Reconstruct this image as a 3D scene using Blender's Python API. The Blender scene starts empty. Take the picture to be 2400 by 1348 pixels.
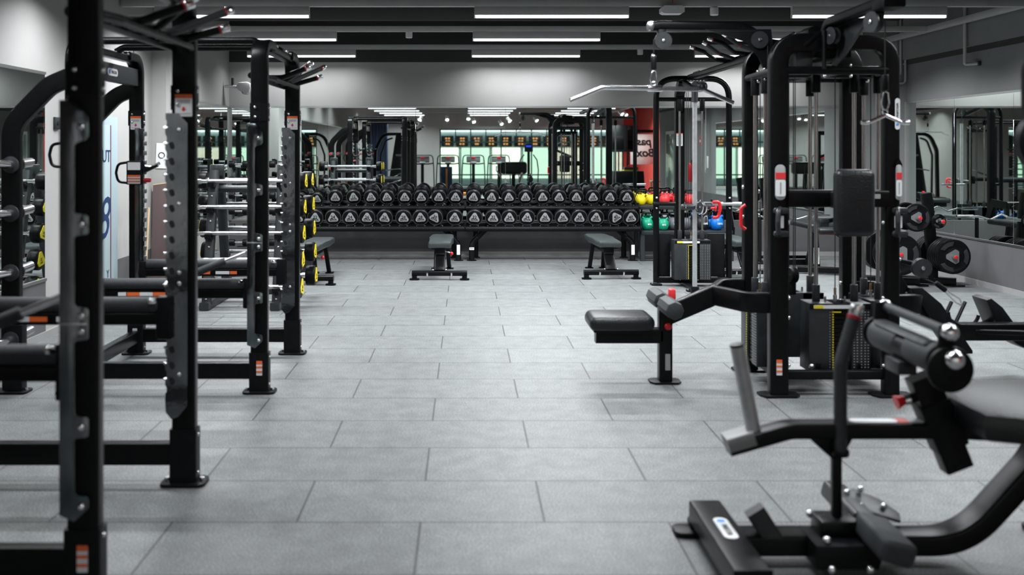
import bpy, bmesh, math, random
from mathutils import Vector, Matrix, Quaternion

random.seed(7)
PI = math.pi
SC = bpy.context.scene
COL = SC.collection

# ------------------------------------------------------------------ camera
# photograph taken as 2400x1348; depth lines meet at px (1090, 352), focal length 2326 px
cam_d = bpy.data.cameras.new('camera')
cam_d.sensor_fit = 'HORIZONTAL'
cam_d.sensor_width = 36.0
cam_d.lens = 2326.0 / 2400.0 * 36.0
cam_d.shift_x = (1200 - 1090) / 2400.0
cam_d.shift_y = -(674 - 352) / 2400.0
cam_d.clip_start = 0.05
cam_d.clip_end = 120
cam_d.dof.use_dof = True
cam_d.dof.focus_distance = 11.5
cam_d.dof.aperture_fstop = 2.0
cam = bpy.data.objects.new('camera', cam_d)
COL.objects.link(cam)
cam.location = (0, 0, 1.5)
cam.rotation_euler = (PI / 2, 0, 0)
SC.camera = cam

# ------------------------------------------------------------------ exposure / world
SC.view_settings.view_transform = 'Standard'
SC.view_settings.look = 'None'
SC.view_settings.exposure = 0.0
SC.view_settings.gamma = 1.0
SC.view_settings.use_curve_mapping = False
world = bpy.data.worlds.new('world')
SC.world = world
world.use_nodes = True
world.node_tree.nodes['Background'].inputs[0].default_value = (0.75, 0.88, 1.0, 1)
world.node_tree.nodes['Background'].inputs[1].default_value = 0.6
SC.cycles.max_bounces = 8
SC.cycles.diffuse_bounces = 4
SC.cycles.glossy_bounces = 6
SC.cycles.sample_clamp_indirect = 6.0
SC.cycles.caustics_reflective = False
SC.cycles.caustics_refractive = False
SC.cycles.use_denoising = True

LAMP_W = 62.0        # power of each lamp
LAMP_SPREAD = 152    # beam of the louvred lamps, degrees
TUBE_E = 3.0        # radiance of the linear lamps
SPOT_E = 60.0        # radiance of the ceiling spots
SHOP_E = 3.0         # lit shop front across the street


# ------------------------------------------------------------------ materials
def mat(name, col=(0.5, 0.5, 0.5), rough=0.5, metal=0.0, coat=0.0, emit=None, es=1.0, spec=0.5):
    m = bpy.data.materials.new(name)
    m.use_nodes = True
    p = m.node_tree.nodes['Principled BSDF']
    p.inputs['Base Color'].default_value = (*col, 1)
    p.inputs['Roughness'].default_value = rough
    p.inputs['Metallic'].default_value = metal
    p.inputs['Coat Weight'].default_value = coat
    p.inputs['Specular IOR Level'].default_value = spec
    if emit:
        p.inputs['Emission Color'].default_value = (*emit, 1)
        p.inputs['Emission Strength'].default_value = es
    return m


def noisy(m, c1, c2, scale=8.0, bump=0.0, bscale=120.0, detail=6.0, stretch=(1, 1, 1)):
    """mottled base colour and a fine bump, both in object space"""
    nt = m.node_tree
    p = nt.nodes['Principled BSDF']
    tc = nt.nodes.new('ShaderNodeTexCoord')
    mp = nt.nodes.new('ShaderNodeMapping')
    mp.inputs['Scale'].default_value = stretch
    nt.links.new(tc.outputs['Object'], mp.inputs[0])
    n = nt.nodes.new('ShaderNodeTexNoise')
    n.inputs['Scale'].default_value = scale
    n.inputs['Detail'].default_value = detail
    nt.links.new(mp.outputs[0], n.inputs['Vector'])
    r = nt.nodes.new('ShaderNodeValToRGB')
    r.color_ramp.elements[0].position = 0.35
    r.color_ramp.elements[1].position = 0.65
    r.color_ramp.elements[0].color = (*c1, 1)
    r.color_ramp.elements[1].color = (*c2, 1)
    nt.links.new(n.outputs['Fac'], r.inputs[0])
    nt.links.new(r.outputs[0], p.inputs['Base Color'])
    if bump:
        n2 = nt.nodes.new('ShaderNodeTexNoise')
        n2.inputs['Scale'].default_value = bscale
        n2.inputs['Detail'].default_value = 3
        nt.links.new(tc.outputs['Object'], n2.inputs['Vector'])
        b = nt.nodes.new('ShaderNodeBump')
        b.inputs['Strength'].default_value = bump
        b.inputs['Distance'].default_value = 0.01
        nt.links.new(n2.outputs['Fac'], b.inputs['Height'])
        nt.links.new(b.outputs[0], p.inputs['Normal'])
    return m


M = {}
M['frame'] = noisy(mat('black_powder_coat', rough=0.30, spec=0.17), (0.0022, 0.0026, 0.0028), (0.0035, 0.004, 0.0043), 30, 0.08, 260)
M['frame2'] = noisy(mat('black_satin_steel', rough=0.42, spec=0.14), (0.004, 0.0046, 0.005), (0.006, 0.007, 0.0075), 30, 0.08, 260)
M['charcoal'] = noisy(mat('charcoal_metal', rough=0.4), (0.014, 0.017, 0.0185), (0.02, 0.024, 0.026), 20, 0.08, 200)
M['rubber'] = noisy(mat('black_rubber', rough=0.38, spec=0.12), (0.0028, 0.003, 0.0033), (0.0045, 0.005, 0.0055), 40, 0.1, 300)
M['foam'] = noisy(mat('grey_foam', rough=0.6), (0.018, 0.022, 0.024), (0.026, 0.031, 0.034), 60, 0.15, 400)
M['vinyl'] = noisy(mat('dark_vinyl', rough=0.36, spec=0.4), (0.006, 0.0075, 0.0085), (0.009, 0.011, 0.012), 12, 0.25, 90)
M['vinyl_bench'] = noisy(mat('grey_green_vinyl', rough=0.36, coat=0.1), (0.03, 0.037, 0.039), (0.04, 0.048, 0.05), 12, 0.25, 90)
M['chrome'] = mat('chrome', (0.90, 0.90, 0.92), 0.17, 1.0)
M['steel'] = noisy(mat('brushed_steel', rough=0.28, metal=1.0), (0.42, 0.43, 0.44), (0.52, 0.53, 0.54), 30, 0.05, 200, 3, (1, 1, 0.1))
M['rod'] = mat('guide_rod_steel', (0.55, 0.53, 0.53), 0.2, 1.0)
M['plate'] = noisy(mat('hook_plate_steel', rough=0.13, metal=1.0), (0.11, 0.13, 0.14), (0.27, 0.29, 0.30), 4, 0.22, 9, 3)
M['horn'] = noisy(mat('satin_grey_horn', rough=0.38, metal=0.6), (0.42, 0.43, 0.44), (0.5, 0.51, 0.52), 20, 0.05, 200)
M['bevel_highlight'] = mat('bevel_highlight_metal', (0.16, 0.165, 0.17), 0.32, 0.9)  # puts the highlight of the dumbbell bevel into a ring
M['plate_badge'] = mat('grey_plate_badge', (0.15, 0.155, 0.155), 0.4)
M['pale_plate'] = mat('pale_grey_plate', (0.24, 0.245, 0.25), 0.45)
M['bolt'] = mat('bolt_steel', (0.72, 0.73, 0.74), 0.25, 1.0)
M['cable'] = mat('black_cable', (0.01, 0.01, 0.01), 0.4)
M['red'] = mat('red_plastic', (0.62, 0.012, 0.02), 0.35)
M['yellow'] = mat('yellow_vinyl', (0.86, 0.68, 0.01), 0.42)
M['yellow_badge'] = mat('yellow_badge', (0.85, 0.66, 0.01), 0.45)
M['green'] = mat('green_vinyl', (0.0, 0.30, 0.165), 0.42)
M['kgrey'] = mat('grey_kettle_vinyl', (0.105, 0.115, 0.13), 0.45)
M['kblack'] = mat('black_kettle_vinyl', (0.015, 0.016, 0.018), 0.4)
M['blue'] = mat('blue_vinyl', (0.0, 0.16, 0.62), 0.4)
M['kred'] = mat('red_kettle_vinyl', (0.72, 0.035, 0.04), 0.42)
M['orange'] = mat('orange_decal', (0.85, 0.15, 0.03), 0.5)
M['white'] = mat('white_decal', (0.75, 0.77, 0.78), 0.45)
M['paper'] = noisy(mat('white_paper', rough=0.8), (0.78, 0.79, 0.78), (0.84, 0.84, 0.83), 6)
M['ink'] = mat('black_ink', (0.008, 0.008, 0.01), 0.6)
M['inkblue'] = mat('navy_ink', (0.01, 0.035, 0.12), 0.5)
M['skyblue'] = mat('light_blue_mark', (0.06, 0.3, 0.75), 0.5)
M['badge'] = mat('silver_badge', (0.36, 0.37, 0.37), 0.4, 0.2)
M['white_plastic'] = noisy(mat('white_plastic', rough=0.4), (0.74, 0.75, 0.75), (0.8, 0.8, 0.8), 5)
M['grey_plastic'] = mat('grey_plastic', (0.07, 0.075, 0.075), 0.45)
M['trim'] = mat('aluminium_trim', (0.62, 0.64, 0.64), 0.3, 1.0)
M['wood'] = noisy(mat('plum_brown_board', rough=0.5), (0.10, 0.068, 0.068), (0.125, 0.085, 0.085), 5, 0.05, 80, 4, (1, 1, 0.12))
M['stick'] = noisy(mat('pale_wood', rough=0.6), (0.5, 0.35, 0.2), (0.58, 0.42, 0.26), 12, 0, 80, 4, (1, 1, 0.1))
M['ring'] = mat('dark_red_ring', (0.35, 0.005, 0.02), 0.4)
M['darkblue'] = noisy(mat('dark_blue_fabric', rough=0.7), (0.012, 0.035, 0.09), (0.02, 0.05, 0.12), 4)
M['blackcloth'] = noisy(mat('black_cloth', rough=0.9), (0.012, 0.02, 0.024), (0.02, 0.03, 0.034), 4, 0.3, 12)
M['greenframe'] = mat('dark_green_frame', (0.004, 0.03, 0.022), 0.4)


def floor_mat():
    m = mat('speckled_rubber_tiles', rough=0.5, spec=0.6)
    nt = m.node_tree
    p = nt.nodes['Principled BSDF']
    L = nt.links.new
    tc = nt.nodes.new('ShaderNodeTexCoord')
    mp = nt.nodes.new('ShaderNodeMapping')
    mp.inputs['Location'].default_value = (20.18, 20.0, 0)
    L(tc.outputs['Object'], mp.inputs[0])
    br = nt.nodes.new('ShaderNodeTexBrick')
    br.offset = 0.5
    br.offset_frequency = 2
    for k, v in (('Scale', 1.0), ('Mortar Size', 0.0048), ('Mortar Smooth', 0.35), ('Bias', 0.0),
                 ('Brick Width', 1.0), ('Row Height', 0.5)):
        br.inputs[k].default_value = v
    br.inputs['Color1'].default_value = (0.92, 0.92, 0.92, 1)
    br.inputs['Color2'].default_value = (1.06, 1.06, 1.06, 1)
    br.inputs['Mortar'].default_value = (0.24, 0.24, 0.245, 1)
    L(mp.outputs[0], br.inputs['Vector'])
    # granules
    v1 = nt.nodes.new('ShaderNodeTexNoise')
    v1.inputs['Scale'].default_value = 150
    v1.inputs['Detail'].default_value = 3
    L(tc.outputs['Object'], v1.inputs['Vector'])
    r1 = nt.nodes.new('ShaderNodeValToRGB')
    cr = r1.color_ramp
    cr.elements[0].position = 0.33
    cr.elements[0].color = (0.055, 0.060, 0.061, 1)
    cr.elements[1].position = 0.70
    cr.elements[1].color = (0.30, 0.312, 0.308, 1)
    e = cr.elements.new(0.5)
    e.color = (0.125, 0.133, 0.134, 1)
    L(v1.outputs['Fac'], r1.inputs[0])
    v2 = nt.nodes.new('ShaderNodeTexNoise')
    v2.inputs['Scale'].default_value = 9.0
    v2.inputs['Detail'].default_value = 8
    L(tc.outputs['Object'], v2.inputs['Vector'])
    mr = nt.nodes.new('ShaderNodeMapRange')
    mr.inputs['From Min'].default_value = 0.3
    mr.inputs['From Max'].default_value = 0.7
    mr.inputs['To Min'].default_value = 0.82
    mr.inputs['To Max'].default_value = 1.18
    L(v2.outputs['Fac'], mr.inputs['Value'])
    mu = nt.nodes.new('ShaderNodeMix')
    mu.data_type = 'RGBA'
    mu.blend_type = 'MULTIPLY'
    mu.inputs['Factor'].default_value = 1
    L(r1.outputs[0], mu.inputs['A'])
    L(br.outputs['Color'], mu.inputs['B'])
    mu2 = nt.nodes.new('ShaderNodeMix')
    mu2.data_type = 'RGBA'
    mu2.blend_type = 'MULTIPLY'
    mu2.inputs['Factor'].default_value = 1
    L(mu.outputs['Result'], mu2.inputs['A'])
    L(mr.outputs[0], mu2.inputs['B'])
    L(mu2.outputs['Result'], p.inputs['Base Color'])
    bp = nt.nodes.new('ShaderNodeBump')
    bp.inputs['Strength'].default_value = 0.3
    bp.inputs['Distance'].default_value = 0.004
    L(v1.outputs['Fac'], bp.inputs['Height'])
    bp2 = nt.nodes.new('ShaderNodeBump')
    bp2.invert = True
    bp2.inputs['Strength'].default_value = 0.7
    bp2.inputs['Distance'].default_value = 0.006
    L(br.outputs['Fac'], bp2.inputs['Height'])
    L(bp.outputs[0], bp2.inputs['Normal'])
    L(bp2.outputs[0], p.inputs['Normal'])
    return m


M['floor'] = floor_mat()
M['wall'] = noisy(mat('warm_grey_paint', rough=0.75), (0.36, 0.355, 0.345), (0.385, 0.38, 0.37), 2.5, 0.05, 60)
M['wall_lower'] = noisy(mat('dark_grey_panel', rough=0.55), (0.085, 0.085, 0.089), (0.097, 0.097, 0.1), 2.5, 0.05, 60)
M['wall_right'] = noisy(mat('mid_grey_paint', rough=0.75), (0.20, 0.205, 0.205), (0.22, 0.225, 0.225), 2.5, 0.05, 60)
M['wall_red'] = noisy(mat('red_paint', rough=0.7), (0.62, 0.045, 0.035), (0.68, 0.06, 0.045), 2.5)
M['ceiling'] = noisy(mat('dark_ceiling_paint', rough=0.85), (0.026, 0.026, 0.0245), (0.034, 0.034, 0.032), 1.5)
M['beam'] = noisy(mat('grey_ceiling_rail', rough=0.55), (0.42, 0.43, 0.42), (0.46, 0.47, 0.46), 4)
M['base'] = noisy(mat('baseboard_grey', rough=0.5), (0.26, 0.26, 0.255), (0.28, 0.28, 0.275), 6)
M['mirror'] = mat('mirror_silvering', (0.80, 0.86, 0.835), 0.012, 1.0)
M['lamp_on'] = mat('lit_tube', (1, 1, 1), 0.5, emit=(0.93, 0.96, 1.0), es=TUBE_E)
M['spot_on'] = mat('lit_spot_lens', (1, 1, 1), 0.5, emit=(0.95, 1.0, 0.98), es=SPOT_E)


def glass_mat():
    m = bpy.data.materials.new('window_glass')
    m.use_nodes = True
    nt = m.node_tree
    nt.nodes.clear()
    o = nt.nodes.new('ShaderNodeOutputMaterial')
    t = nt.nodes.new('ShaderNodeBsdfTransparent')
    t.inputs[0].default_value = (0.86, 0.95, 0.92, 1)
    g = nt.nodes.new('ShaderNodeBsdfGlossy')
    g.inputs['Roughness'].default_value = 0.02
    f = nt.nodes.new('ShaderNodeFresnel')
    f.inputs[0].default_value = 1.5
    x = nt.nodes.new('ShaderNodeMixShader')
    nt.links.new(f.outputs[0], x.inputs[0])
    nt.links.new(t.outputs[0], x.inputs[1])
    nt.links.new(g.outputs[0], x.inputs[2])
    nt.links.new(x.outputs[0], o.inputs[0])
    return m


M['glass'] = glass_mat()


# ------------------------------------------------------------------ mesh builder
def V(*a):
    return Vector(a)


def fillet(pts, r, n=6):
    pts = [Vector(p) for p in pts]
    if r <= 0 or len(pts) < 3:
        return pts
    out = [pts[0]]
    for i in range(1, len(pts) - 1):
        a, b, c = pts[i - 1], pts[i], pts[i + 1]
        d1, d2 = (a - b), (c - b)
        l1, l2 = d1.length, d2.length
        d1.normalize(); d2.normalize()
        ang = d1.angle(d2, PI)
        if ang > PI - 0.02:
            out.append(b)
            continue
        t = min(r / math.tan(ang / 2), l1 * 0.49, l2 * 0.49)
        p1, p2 = b + d1 * t, b + d2 * t
        for k in range(n + 1):
            s = k / n
            out.append(p1 * (1 - s) ** 2 + b * 2 * s * (1 - s) + p2 * s * s)
    out.append(pts[-1])
    return out


def prof_circle(r, n=16):
    return [(r * math.cos(2 * PI * k / n), r * math.sin(2 * PI * k / n)) for k in range(n)]


def prof_rect(w, h, c=0.008, n=3):
    c = min(c, w * 0.49, h * 0.49)
    out = []
    for sx, sy, a0 in ((1, 1, 0), (-1, 1, PI / 2), (-1, -1, PI), (1, -1, 1.5 * PI)):
        for k in range(n + 1):
            a = a0 + PI / 2 * k / n
            out.append((sx * (w / 2 - c) + c * math.cos(a), sy * (h / 2 - c) + c * math.sin(a)))
    return out


class B:
    def __init__(s):
        s.bm = bmesh.new()

    def _xf(s, vs, m):
        bmesh.ops.transform(s.bm, matrix=m, verts=vs)

    def box(s, c, d, bev=0.004, rot=None, seg=2):
        r = bmesh.ops.create_cube(s.bm, size=1)
        vs = r['verts']
        s._xf(vs, Matrix.Diagonal((*d, 1)))
        if bev:
            bev = min(bev, min(d) * 0.45)
            es = list({e for v in vs for e in v.link_edges})
            rr = bmesh.ops.bevel(s.bm, geom=es, offset=bev, segments=seg, profile=0.5, affect='EDGES')
            vs = list({v for f in rr['faces'] for v in f.verts} | {v for v in vs if v.is_valid})
        m = Matrix.Translation(Vector(c))
        if rot is not None:
            from mathutils import Euler
            m = m @ Euler(rot).to_matrix().to_4x4()
        s._xf(vs, m)
        return s

    def sweep(s, pts, prof, up=(0, 0, 1), caps=True, closed=False, scales=None):
        pts = [Vector(p) for p in pts]
        n = len(pts)
        up = Vector(up)
        rings = []
        side_prev = None
        for i in range(n):
            if closed:
                t = pts[(i + 1) % n] - pts[i - 1]
            elif i == 0:
                t = pts[1] - pts[0]
            elif i == n - 1:
                t = pts[-1] - pts[-2]
            else:
                t = (pts[i + 1] - pts[i]).normalized() + (pts[i] - pts[i - 1]).normalized()
            t.normalize()
            if side_prev is None:
                side = t.cross(up)
                if side.length < 1e-3:
                    side = t.cross(Vector((1, 0, 0)))
                    if side.length < 1e-3:
                        side = t.cross(Vector((0, 1, 0)))
            else:
                side = side_prev - t * side_prev.dot(t)
            side.normalize()
            side_prev = side
            u = side.cross(t)
            k = 1.0
            if scales:
                k = scales[i]
            elif 0 < i < n - 1 and not closed:
                a = (pts[i + 1] - pts[i]).angle(pts[i] - pts[i - 1], 0)
                k = 1.0
            rings.append([s.bm.verts.new(pts[i] + side * (px * k) + u * (py * k)) for px, py in prof])
        m = len(prof)
        rng = range(n) if closed else range(n - 1)
        for i in rng:
            a, b = rings[i], rings[(i + 1) % n]
            for j in range(m):
                s.bm.faces.new((a[j], a[(j + 1) % m], b[(j + 1) % m], b[j]))
        if caps and not closed:
            s.bm.faces.new(list(reversed(rings[0])))
            s.bm.faces.new(rings[-1])
        return s

    def tube(s, pts, r, bend=0.0, seg=14, bn=6):
        return s.sweep(fillet(pts, bend, bn), prof_circle(r, seg))

    def rtube(s, pts, w, h, up=(0, 0, 1), bend=0.0, c=0.008, bn=8):
        """rectangular tube; w across, h along 'up'"""
        return s.sweep(fillet(pts, bend, bn), prof_rect(w, h, c), up)

    def cyl(s, p0, p1, r, r2=None, seg=24, bev=0.0):
        p0, p1 = Vector(p0), Vector(p1)
        if r2 is None:
            r2 = r
        if bev:
            d = (p1 - p0).normalized() * bev
            pts = [p0, p0 + d * 0.3, p0 + d, p1 - d, p1 - d * 0.3, p1]
            k = r2 / r
            return s.sweep(pts, prof_circle(r, seg), scales=[1 - bev / r, 1 - bev * 0.3 / r, 1, k, k - bev * 0.3 / r, k - bev / r])
        return s.sweep([p0, p1], prof_circle(r, seg), scales=[1, r2 / r])

    def lathe(s, prof, p0, axis=(0, 0, 1), seg=32):
        """prof: (radius, distance along the axis)"""
        p0 = Vector(p0)
        a = Vector(axis).normalized()
        x = a.cross(Vector((0, 0, 1)))
        if x.length < 1e-3:
            x = Vector((1, 0, 0))
        x.normalize()
        y = a.cross(x)
        rings = []
        for r, h in prof:
            if r < 1e-5:
                rings.append([s.bm.verts.new(p0 + a * h)])
            else:
                rings.append([s.bm.verts.new(p0 + a * h + x * (r * math.cos(2 * PI * k / seg)) + y * (r * math.sin(2 * PI * k / seg))) for k in range(seg)])
        for i in range(len(rings) - 1):
            A, C = rings[i], rings[i + 1]
            for j in range(seg):
                q = (j + 1) % seg
                if len(A) == 1 and len(C) == 1:
                    continue
                if len(A) == 1:
                    s.bm.faces.new((A[0], C[q], C[j]))
                elif len(C) == 1:
                    s.bm.faces.new((A[j], A[q], C[0]))
                else:
                    s.bm.faces.new((A[j], A[q], C[q], C[j]))
        if len(rings[0]) > 1:
            s.bm.faces.new(list(reversed(rings[0])))
        if len(rings[-1]) > 1:
            s.bm.faces.new(rings[-1])
        return s

    def ball(s, c, r, sc=(1, 1, 1), seg=20, ring=12):
        q = bmesh.ops.create_uvsphere(s.bm, u_segments=seg, v_segments=ring, radius=r)
        s._xf(q['verts'], Matrix.Translation(Vector(c)) @ Matrix.Diagonal((*sc, 1)))
        return s

    def poly(s, pts, thick, origin=(0, 0, 0), ux=(1, 0, 0), uy=(0, 0, 1), bev=0.0):
        """flat outline pts (a, b) -> origin + a*ux + b*uy, centred thickness along ux x uy"""
        o, ux, uy = Vector(origin), Vector(ux), Vector(uy)
        n = ux.cross(uy).normalized()
        a = [s.bm.verts.new(o + ux * p + uy * q - n * thick / 2) for p, q in pts]
        b = [s.bm.verts.new(o + ux * p + uy * q + n * thick / 2) for p, q in pts]
        m = len(pts)
        fs = [s.bm.faces.new(list(reversed(a))), s.bm.faces.new(b)]
        for j in range(m):
            fs.append(s.bm.faces.new((a[j], a[(j + 1) % m], b[(j + 1) % m], b[j])))
        if bev:
            es = [e for f in fs[:2] for e in f.edges]
            bmesh.ops.bevel(s.bm, geom=es, offset=bev, segments=2, profile=0.5, affect='EDGES')
        return s

    def torus(s, c, R, r, axis=(0, 0, 1), seg=28, rs=10, arc=(0, 2 * PI), sx=1.0, sy=1.0):
        c = Vector(c)
        a = Vector(axis).normalized()
        x = a.cross(Vector((0, 0, 1)))
        if x.length < 1e-3:
            x = Vector((1, 0, 0))
        x.normalize()
        y = a.cross(x)
        full = abs(arc[1] - arc[0] - 2 * PI) < 1e-4
        n = seg if full else seg + 1
        pts = [c + x * (R * sx * math.cos(arc[0] + (arc[1] - arc[0]) * k / seg)) + y * (R * sy * math.sin(arc[0] + (arc[1] - arc[0]) * k / seg)) for k in range(n)]
        return s.sweep(pts, prof_circle(r, rs), up=a, closed=full)

    def pad(s, c, d, r=0.03, rot=None, seg=4):
        return s.box(c, d, r, rot, seg)

    def mesh(s, name):
        bmesh.ops.recalc_face_normals(s.bm, faces=s.bm.faces)
        me = bpy.data.meshes.new(name)
        s.bm.to_mesh(me)
        s.bm.free()
        if len(me.polygons):
            me.shade_smooth()
            me.set_sharp_from_angle(angle=math.radians(38))
        return me

    def obj(s, name, m, parent=None, label=None):
        me = s.mesh(name)
        me.materials.append(M[m] if isinstance(m, str) else m)
        o = bpy.data.objects.new(name, me)
        COL.objects.link(o)
        if parent is not None:
            o.parent = parent
        if label:
            o['label'] = label
        return o


def thing(name, label, cat, loc=(0, 0, 0), rz=0.0, group=None):
    o = bpy.data.objects.new(name, None)
    o.empty_display_size = 0.1
    COL.objects.link(o)
    o.location = loc
    o.rotation_euler = (0, 0, rz)
    o['label'] = label
    o['category'] = cat
    if group:
        o['group'] = group
    return o


def tag(o, label, cat, group=None):
    o['label'] = label
    o['category'] = cat
    if group:
        o['group'] = group
    return o


def struct(b, name, m):
    o = b.obj(name, m)
    o['kind'] = 'structure'
    return o


def copy_tree(o, parent=None):
    kids = list(o.children)
    c = o.copy()
    COL.objects.link(c)
    if parent is not None:
        c.parent = parent
    for ch in kids:
        copy_tree(ch, c)
    return c




_TXT = {}


def text_mesh(s, size, ext=0.0012, align='CENTER', shear=0.0, bold=0.0):
    key = (s, size, ext, align, shear, bold)
    if key in _TXT:
        return _TXT[key]
    cu = bpy.data.curves.new('lettering', 'FONT')
    cu.body = s
    cu.size = size
    cu.extrude = ext
    cu.offset = bold
    cu.resolution_u = 3
    cu.align_x = align
    cu.align_y = 'CENTER'
    cu.shear = shear
    o = bpy.data.objects.new('lettering', cu)
    COL.objects.link(o)
    dg = bpy.context.evaluated_depsgraph_get()
    me = bpy.data.meshes.new_from_object(o.evaluated_get(dg))
    bpy.data.objects.remove(o)
    bpy.data.curves.remove(cu)
    me.name = 'lettering'
    _TXT[key] = me
    return me


def text(s, size, m, parent, pos, right=(1, 0, 0), up=(0, 0, 1), name='lettering', bold=0.0, shear=0.0, sx=1.0, ext=0.0012, align='CENTER'):
    me = text_mesh(s, size, ext, align, shear, bold).copy()
    me.materials.clear()
    me.materials.append(M[m])
    r, u = Vector(right).normalized(), Vector(up).normalized()
    n = r.cross(u)
    mt = Matrix.Translation(Vector(pos)) @ Matrix(((r.x * sx, u.x, n.x, 0), (r.y * sx, u.y, n.y, 0), (r.z * sx, u.z, n.z, 0), (0, 0, 0, 1)))
    me.transform(mt)
    o = bpy.data.objects.new(name, me)
    COL.objects.link(o)
    o.parent = parent
    return o


def rounded(w, h, r, n=4):
    out = []
    for sx, sy, a0 in ((1, 1, 0), (-1, 1, PI / 2), (-1, -1, PI), (1, -1, 1.5 * PI)):
        for k in range(n + 1):
            a = a0 + PI / 2 * k / n
            out.append((sx * (w / 2 - r) + r * math.cos(a), sy * (h / 2 - r) + r * math.sin(a)))
    return out


def decal(name, pos, w, h, m, parent, right=(1, 0, 0), up=(0, 0, 1), r=0.004, t=0.002, label=None):
    return B().poly(rounded(w, h, min(r, w * 0.49, h * 0.49)), t, pos, right, up).obj(name, m, parent, label)


def stripe_label(pos, w, h, parent, right=(1, 0, 0), up=(0, 0, 1), rows=3, name='stripe_label'):
    """small label in orange and white bands"""
    d = decal(name, pos, w, h, 'white', parent, right, up, 0.003)
    rr, uu = Vector(right), Vector(up)
    n = rr.cross(uu)
    b = B()
    for k in range(rows):
        y = h / 2 - h * (k + 0.18) / rows
        b.poly(rounded(w * 0.98, h * 0.13 if k else h * 0.22, 0.001), 0.002, Vector(pos) + uu * y + n * 0.0012, right, up)
    b.obj('orange_band', 'orange', d)
    return d


def warning_label(pos, w, h, parent, right=(1, 0, 0), up=(0, 0, 1)):
    d = decal('warning_label', pos, w, h, 'white', parent, right, up, 0.004)
    rr, uu = Vector(right), Vector(up)
    n = rr.cross(uu)
    P = Vector(pos)
    B().poly(rounded(w, h * 0.17, 0.003), 0.002, P + uu * h * 0.42 + n * 0.0012, right, up).obj('orange_header', 'orange', d)
    q = w * 0.16
    B().poly([(0, -q), (q, 0), (q * 0.4, 0), (q * 0.4, q * 0.8), (-q * 0.4, q * 0.8), (-q * 0.4, 0), (-q, 0)], 0.002, P - uu * h * 0.16 + n * 0.0012, right, up).obj('red_arrow', 'red', d)
    b = B()
    for k in range(3):
        b.poly(rounded(w * 0.75, h * 0.018, 0.0005, 1), 0.002, P + uu * h * (0.24 - 0.06 * k) + n * 0.0012, right, up)
    b.poly(rounded(w * 0.85, h * 0.015, 0.0005, 1), 0.002, P - uu * h * 0.38 + n * 0.0012, right, up)
    b.obj('printed_lines', 'grey_plastic', d)
    return d


def logo_badge(pos, w, h, parent, right=(1, 0, 0), up=(0, 0, 1)):
    """pale oval maker's badge with a blue mark and the maker's name"""
    d = decal('maker_badge', pos, w, h, 'white', parent, right, up, h * 0.48)
    rr, uu = Vector(right), Vector(up)
    n = rr.cross(uu)
    P = Vector(pos)
    B().poly(rounded(h * 0.5, h * 0.56, h * 0.2), 0.002, P - rr * w * 0.34 + n * 0.0012, right, up).obj('blue_mark', 'skyblue', d)
    text('PRECOR', h * 0.52, 'grey_plastic', d, P + rr * w * 0.1 + n * 0.0015, right, up, sx=0.62 * w / h / 3.4 * 1.45, bold=h * 0.01)
    return d
# ================================================================== room shell
XL, XR, YB, ZC = -3.35, 5.70, 14.10, 3.60
XR2, YF, YS = 6.6, -10.0, -0.9


def quad_slab(name, x0, x1, y0, y1, z0, z1, m):
    return struct(B().box(((x0 + x1) / 2, (y0 + y1) / 2, (z0 + z1) / 2), (x1 - x0, y1 - y0, z1 - z0), 0), name, m)


quad_slab('floor', XL - 0.2, XR2 + 0.2, YF - 0.2, YB + 0.2, -0.12, 0.0, 'floor')
quad_slab('ceiling', XL - 0.2, XR2 + 0.2, YF - 0.2, YB + 0.2, ZC, ZC + 0.1, 'ceiling')
quad_slab('wall_back', XL - 0.2, XR + 0.2, YB, YB + 0.15, 0, ZC, 'wall')
quad_slab('wall_left', XL - 0.15, XL, YF, YB, 0, ZC, 'wall')
quad_slab('wall_right', XR, XR + 0.9, YS, YB, 0, ZC, 'wall_right')
quad_slab('wall_red', XR2, XR2 + 0.15, YF, YS, 0, ZC, 'wall_red')
# dark lower panels below the mirrors
quad_slab('trim_1', XL, 5.57, YB - 0.012, YB, 0.06, 0.50, 'wall_lower')
quad_slab('trim_2', XR - 0.012, XR, 1.6, 12.8, 0.06, 0.50, 'wall_lower')
quad_slab('trim_19', XL, XL + 0.012, 9.42, 10.60, 0.06, 0.45, 'wall_lower')
quad_slab('trim_3', XL, XL + 0.012, 1.3, 7.9, 0.06, 0.46, 'wall_lower')
quad_slab('baseboard_back', XL, 5.57, YB - 0.022, YB - 0.001, 0, 0.06, 'base')
quad_slab('baseboard_right', XR - 0.022, XR - 0.001, YS, 12.8, 0, 0.06, 'base')
quad_slab('baseboard_left', XL + 0.001, XL + 0.022, 0.5, 8.40, 0, 0.06, 'base')
# pier in the right back corner, pier on the left wall
quad_slab('trim_4', 5.57, XR, 12.8, YB, 0, ZC, 'wall_right')
quad_slab('trim_5', XL, -3.20, 10.62, 11.14, 0, ZC, 'wall')
# dark strip painting a slot's shade high on the right wall, darker bulkhead above
quad_slab('painted_slot_shade', XR - 0.03, XR, YS, 12.8, 2.60, 2.66, 'ceiling')
quad_slab('trim_7', XR - 0.08, XR, YS, 12.8, 2.66, ZC, 'wall_right')
quad_slab('painted_upper_shade', XL, 5.57, YB - 0.006, YB, 2.75, ZC, 'ceiling')  # back wall above the lamps is unlit; its shade is painted dark
# seam on the left wall
quad_slab('trim_8', XL, XL + 0.004, 10.02, 10.035, 0, 2.6, 'ink')

# mirror panels --------------------------------------------------------------


def mirror_panel(name_label, c, d, grp):
    o = B().box(c, d, 0.0008, seg=1).obj('mirror_panel', 'mirror')
    return tag(o, name_label, 'mirror', grp)


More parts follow.
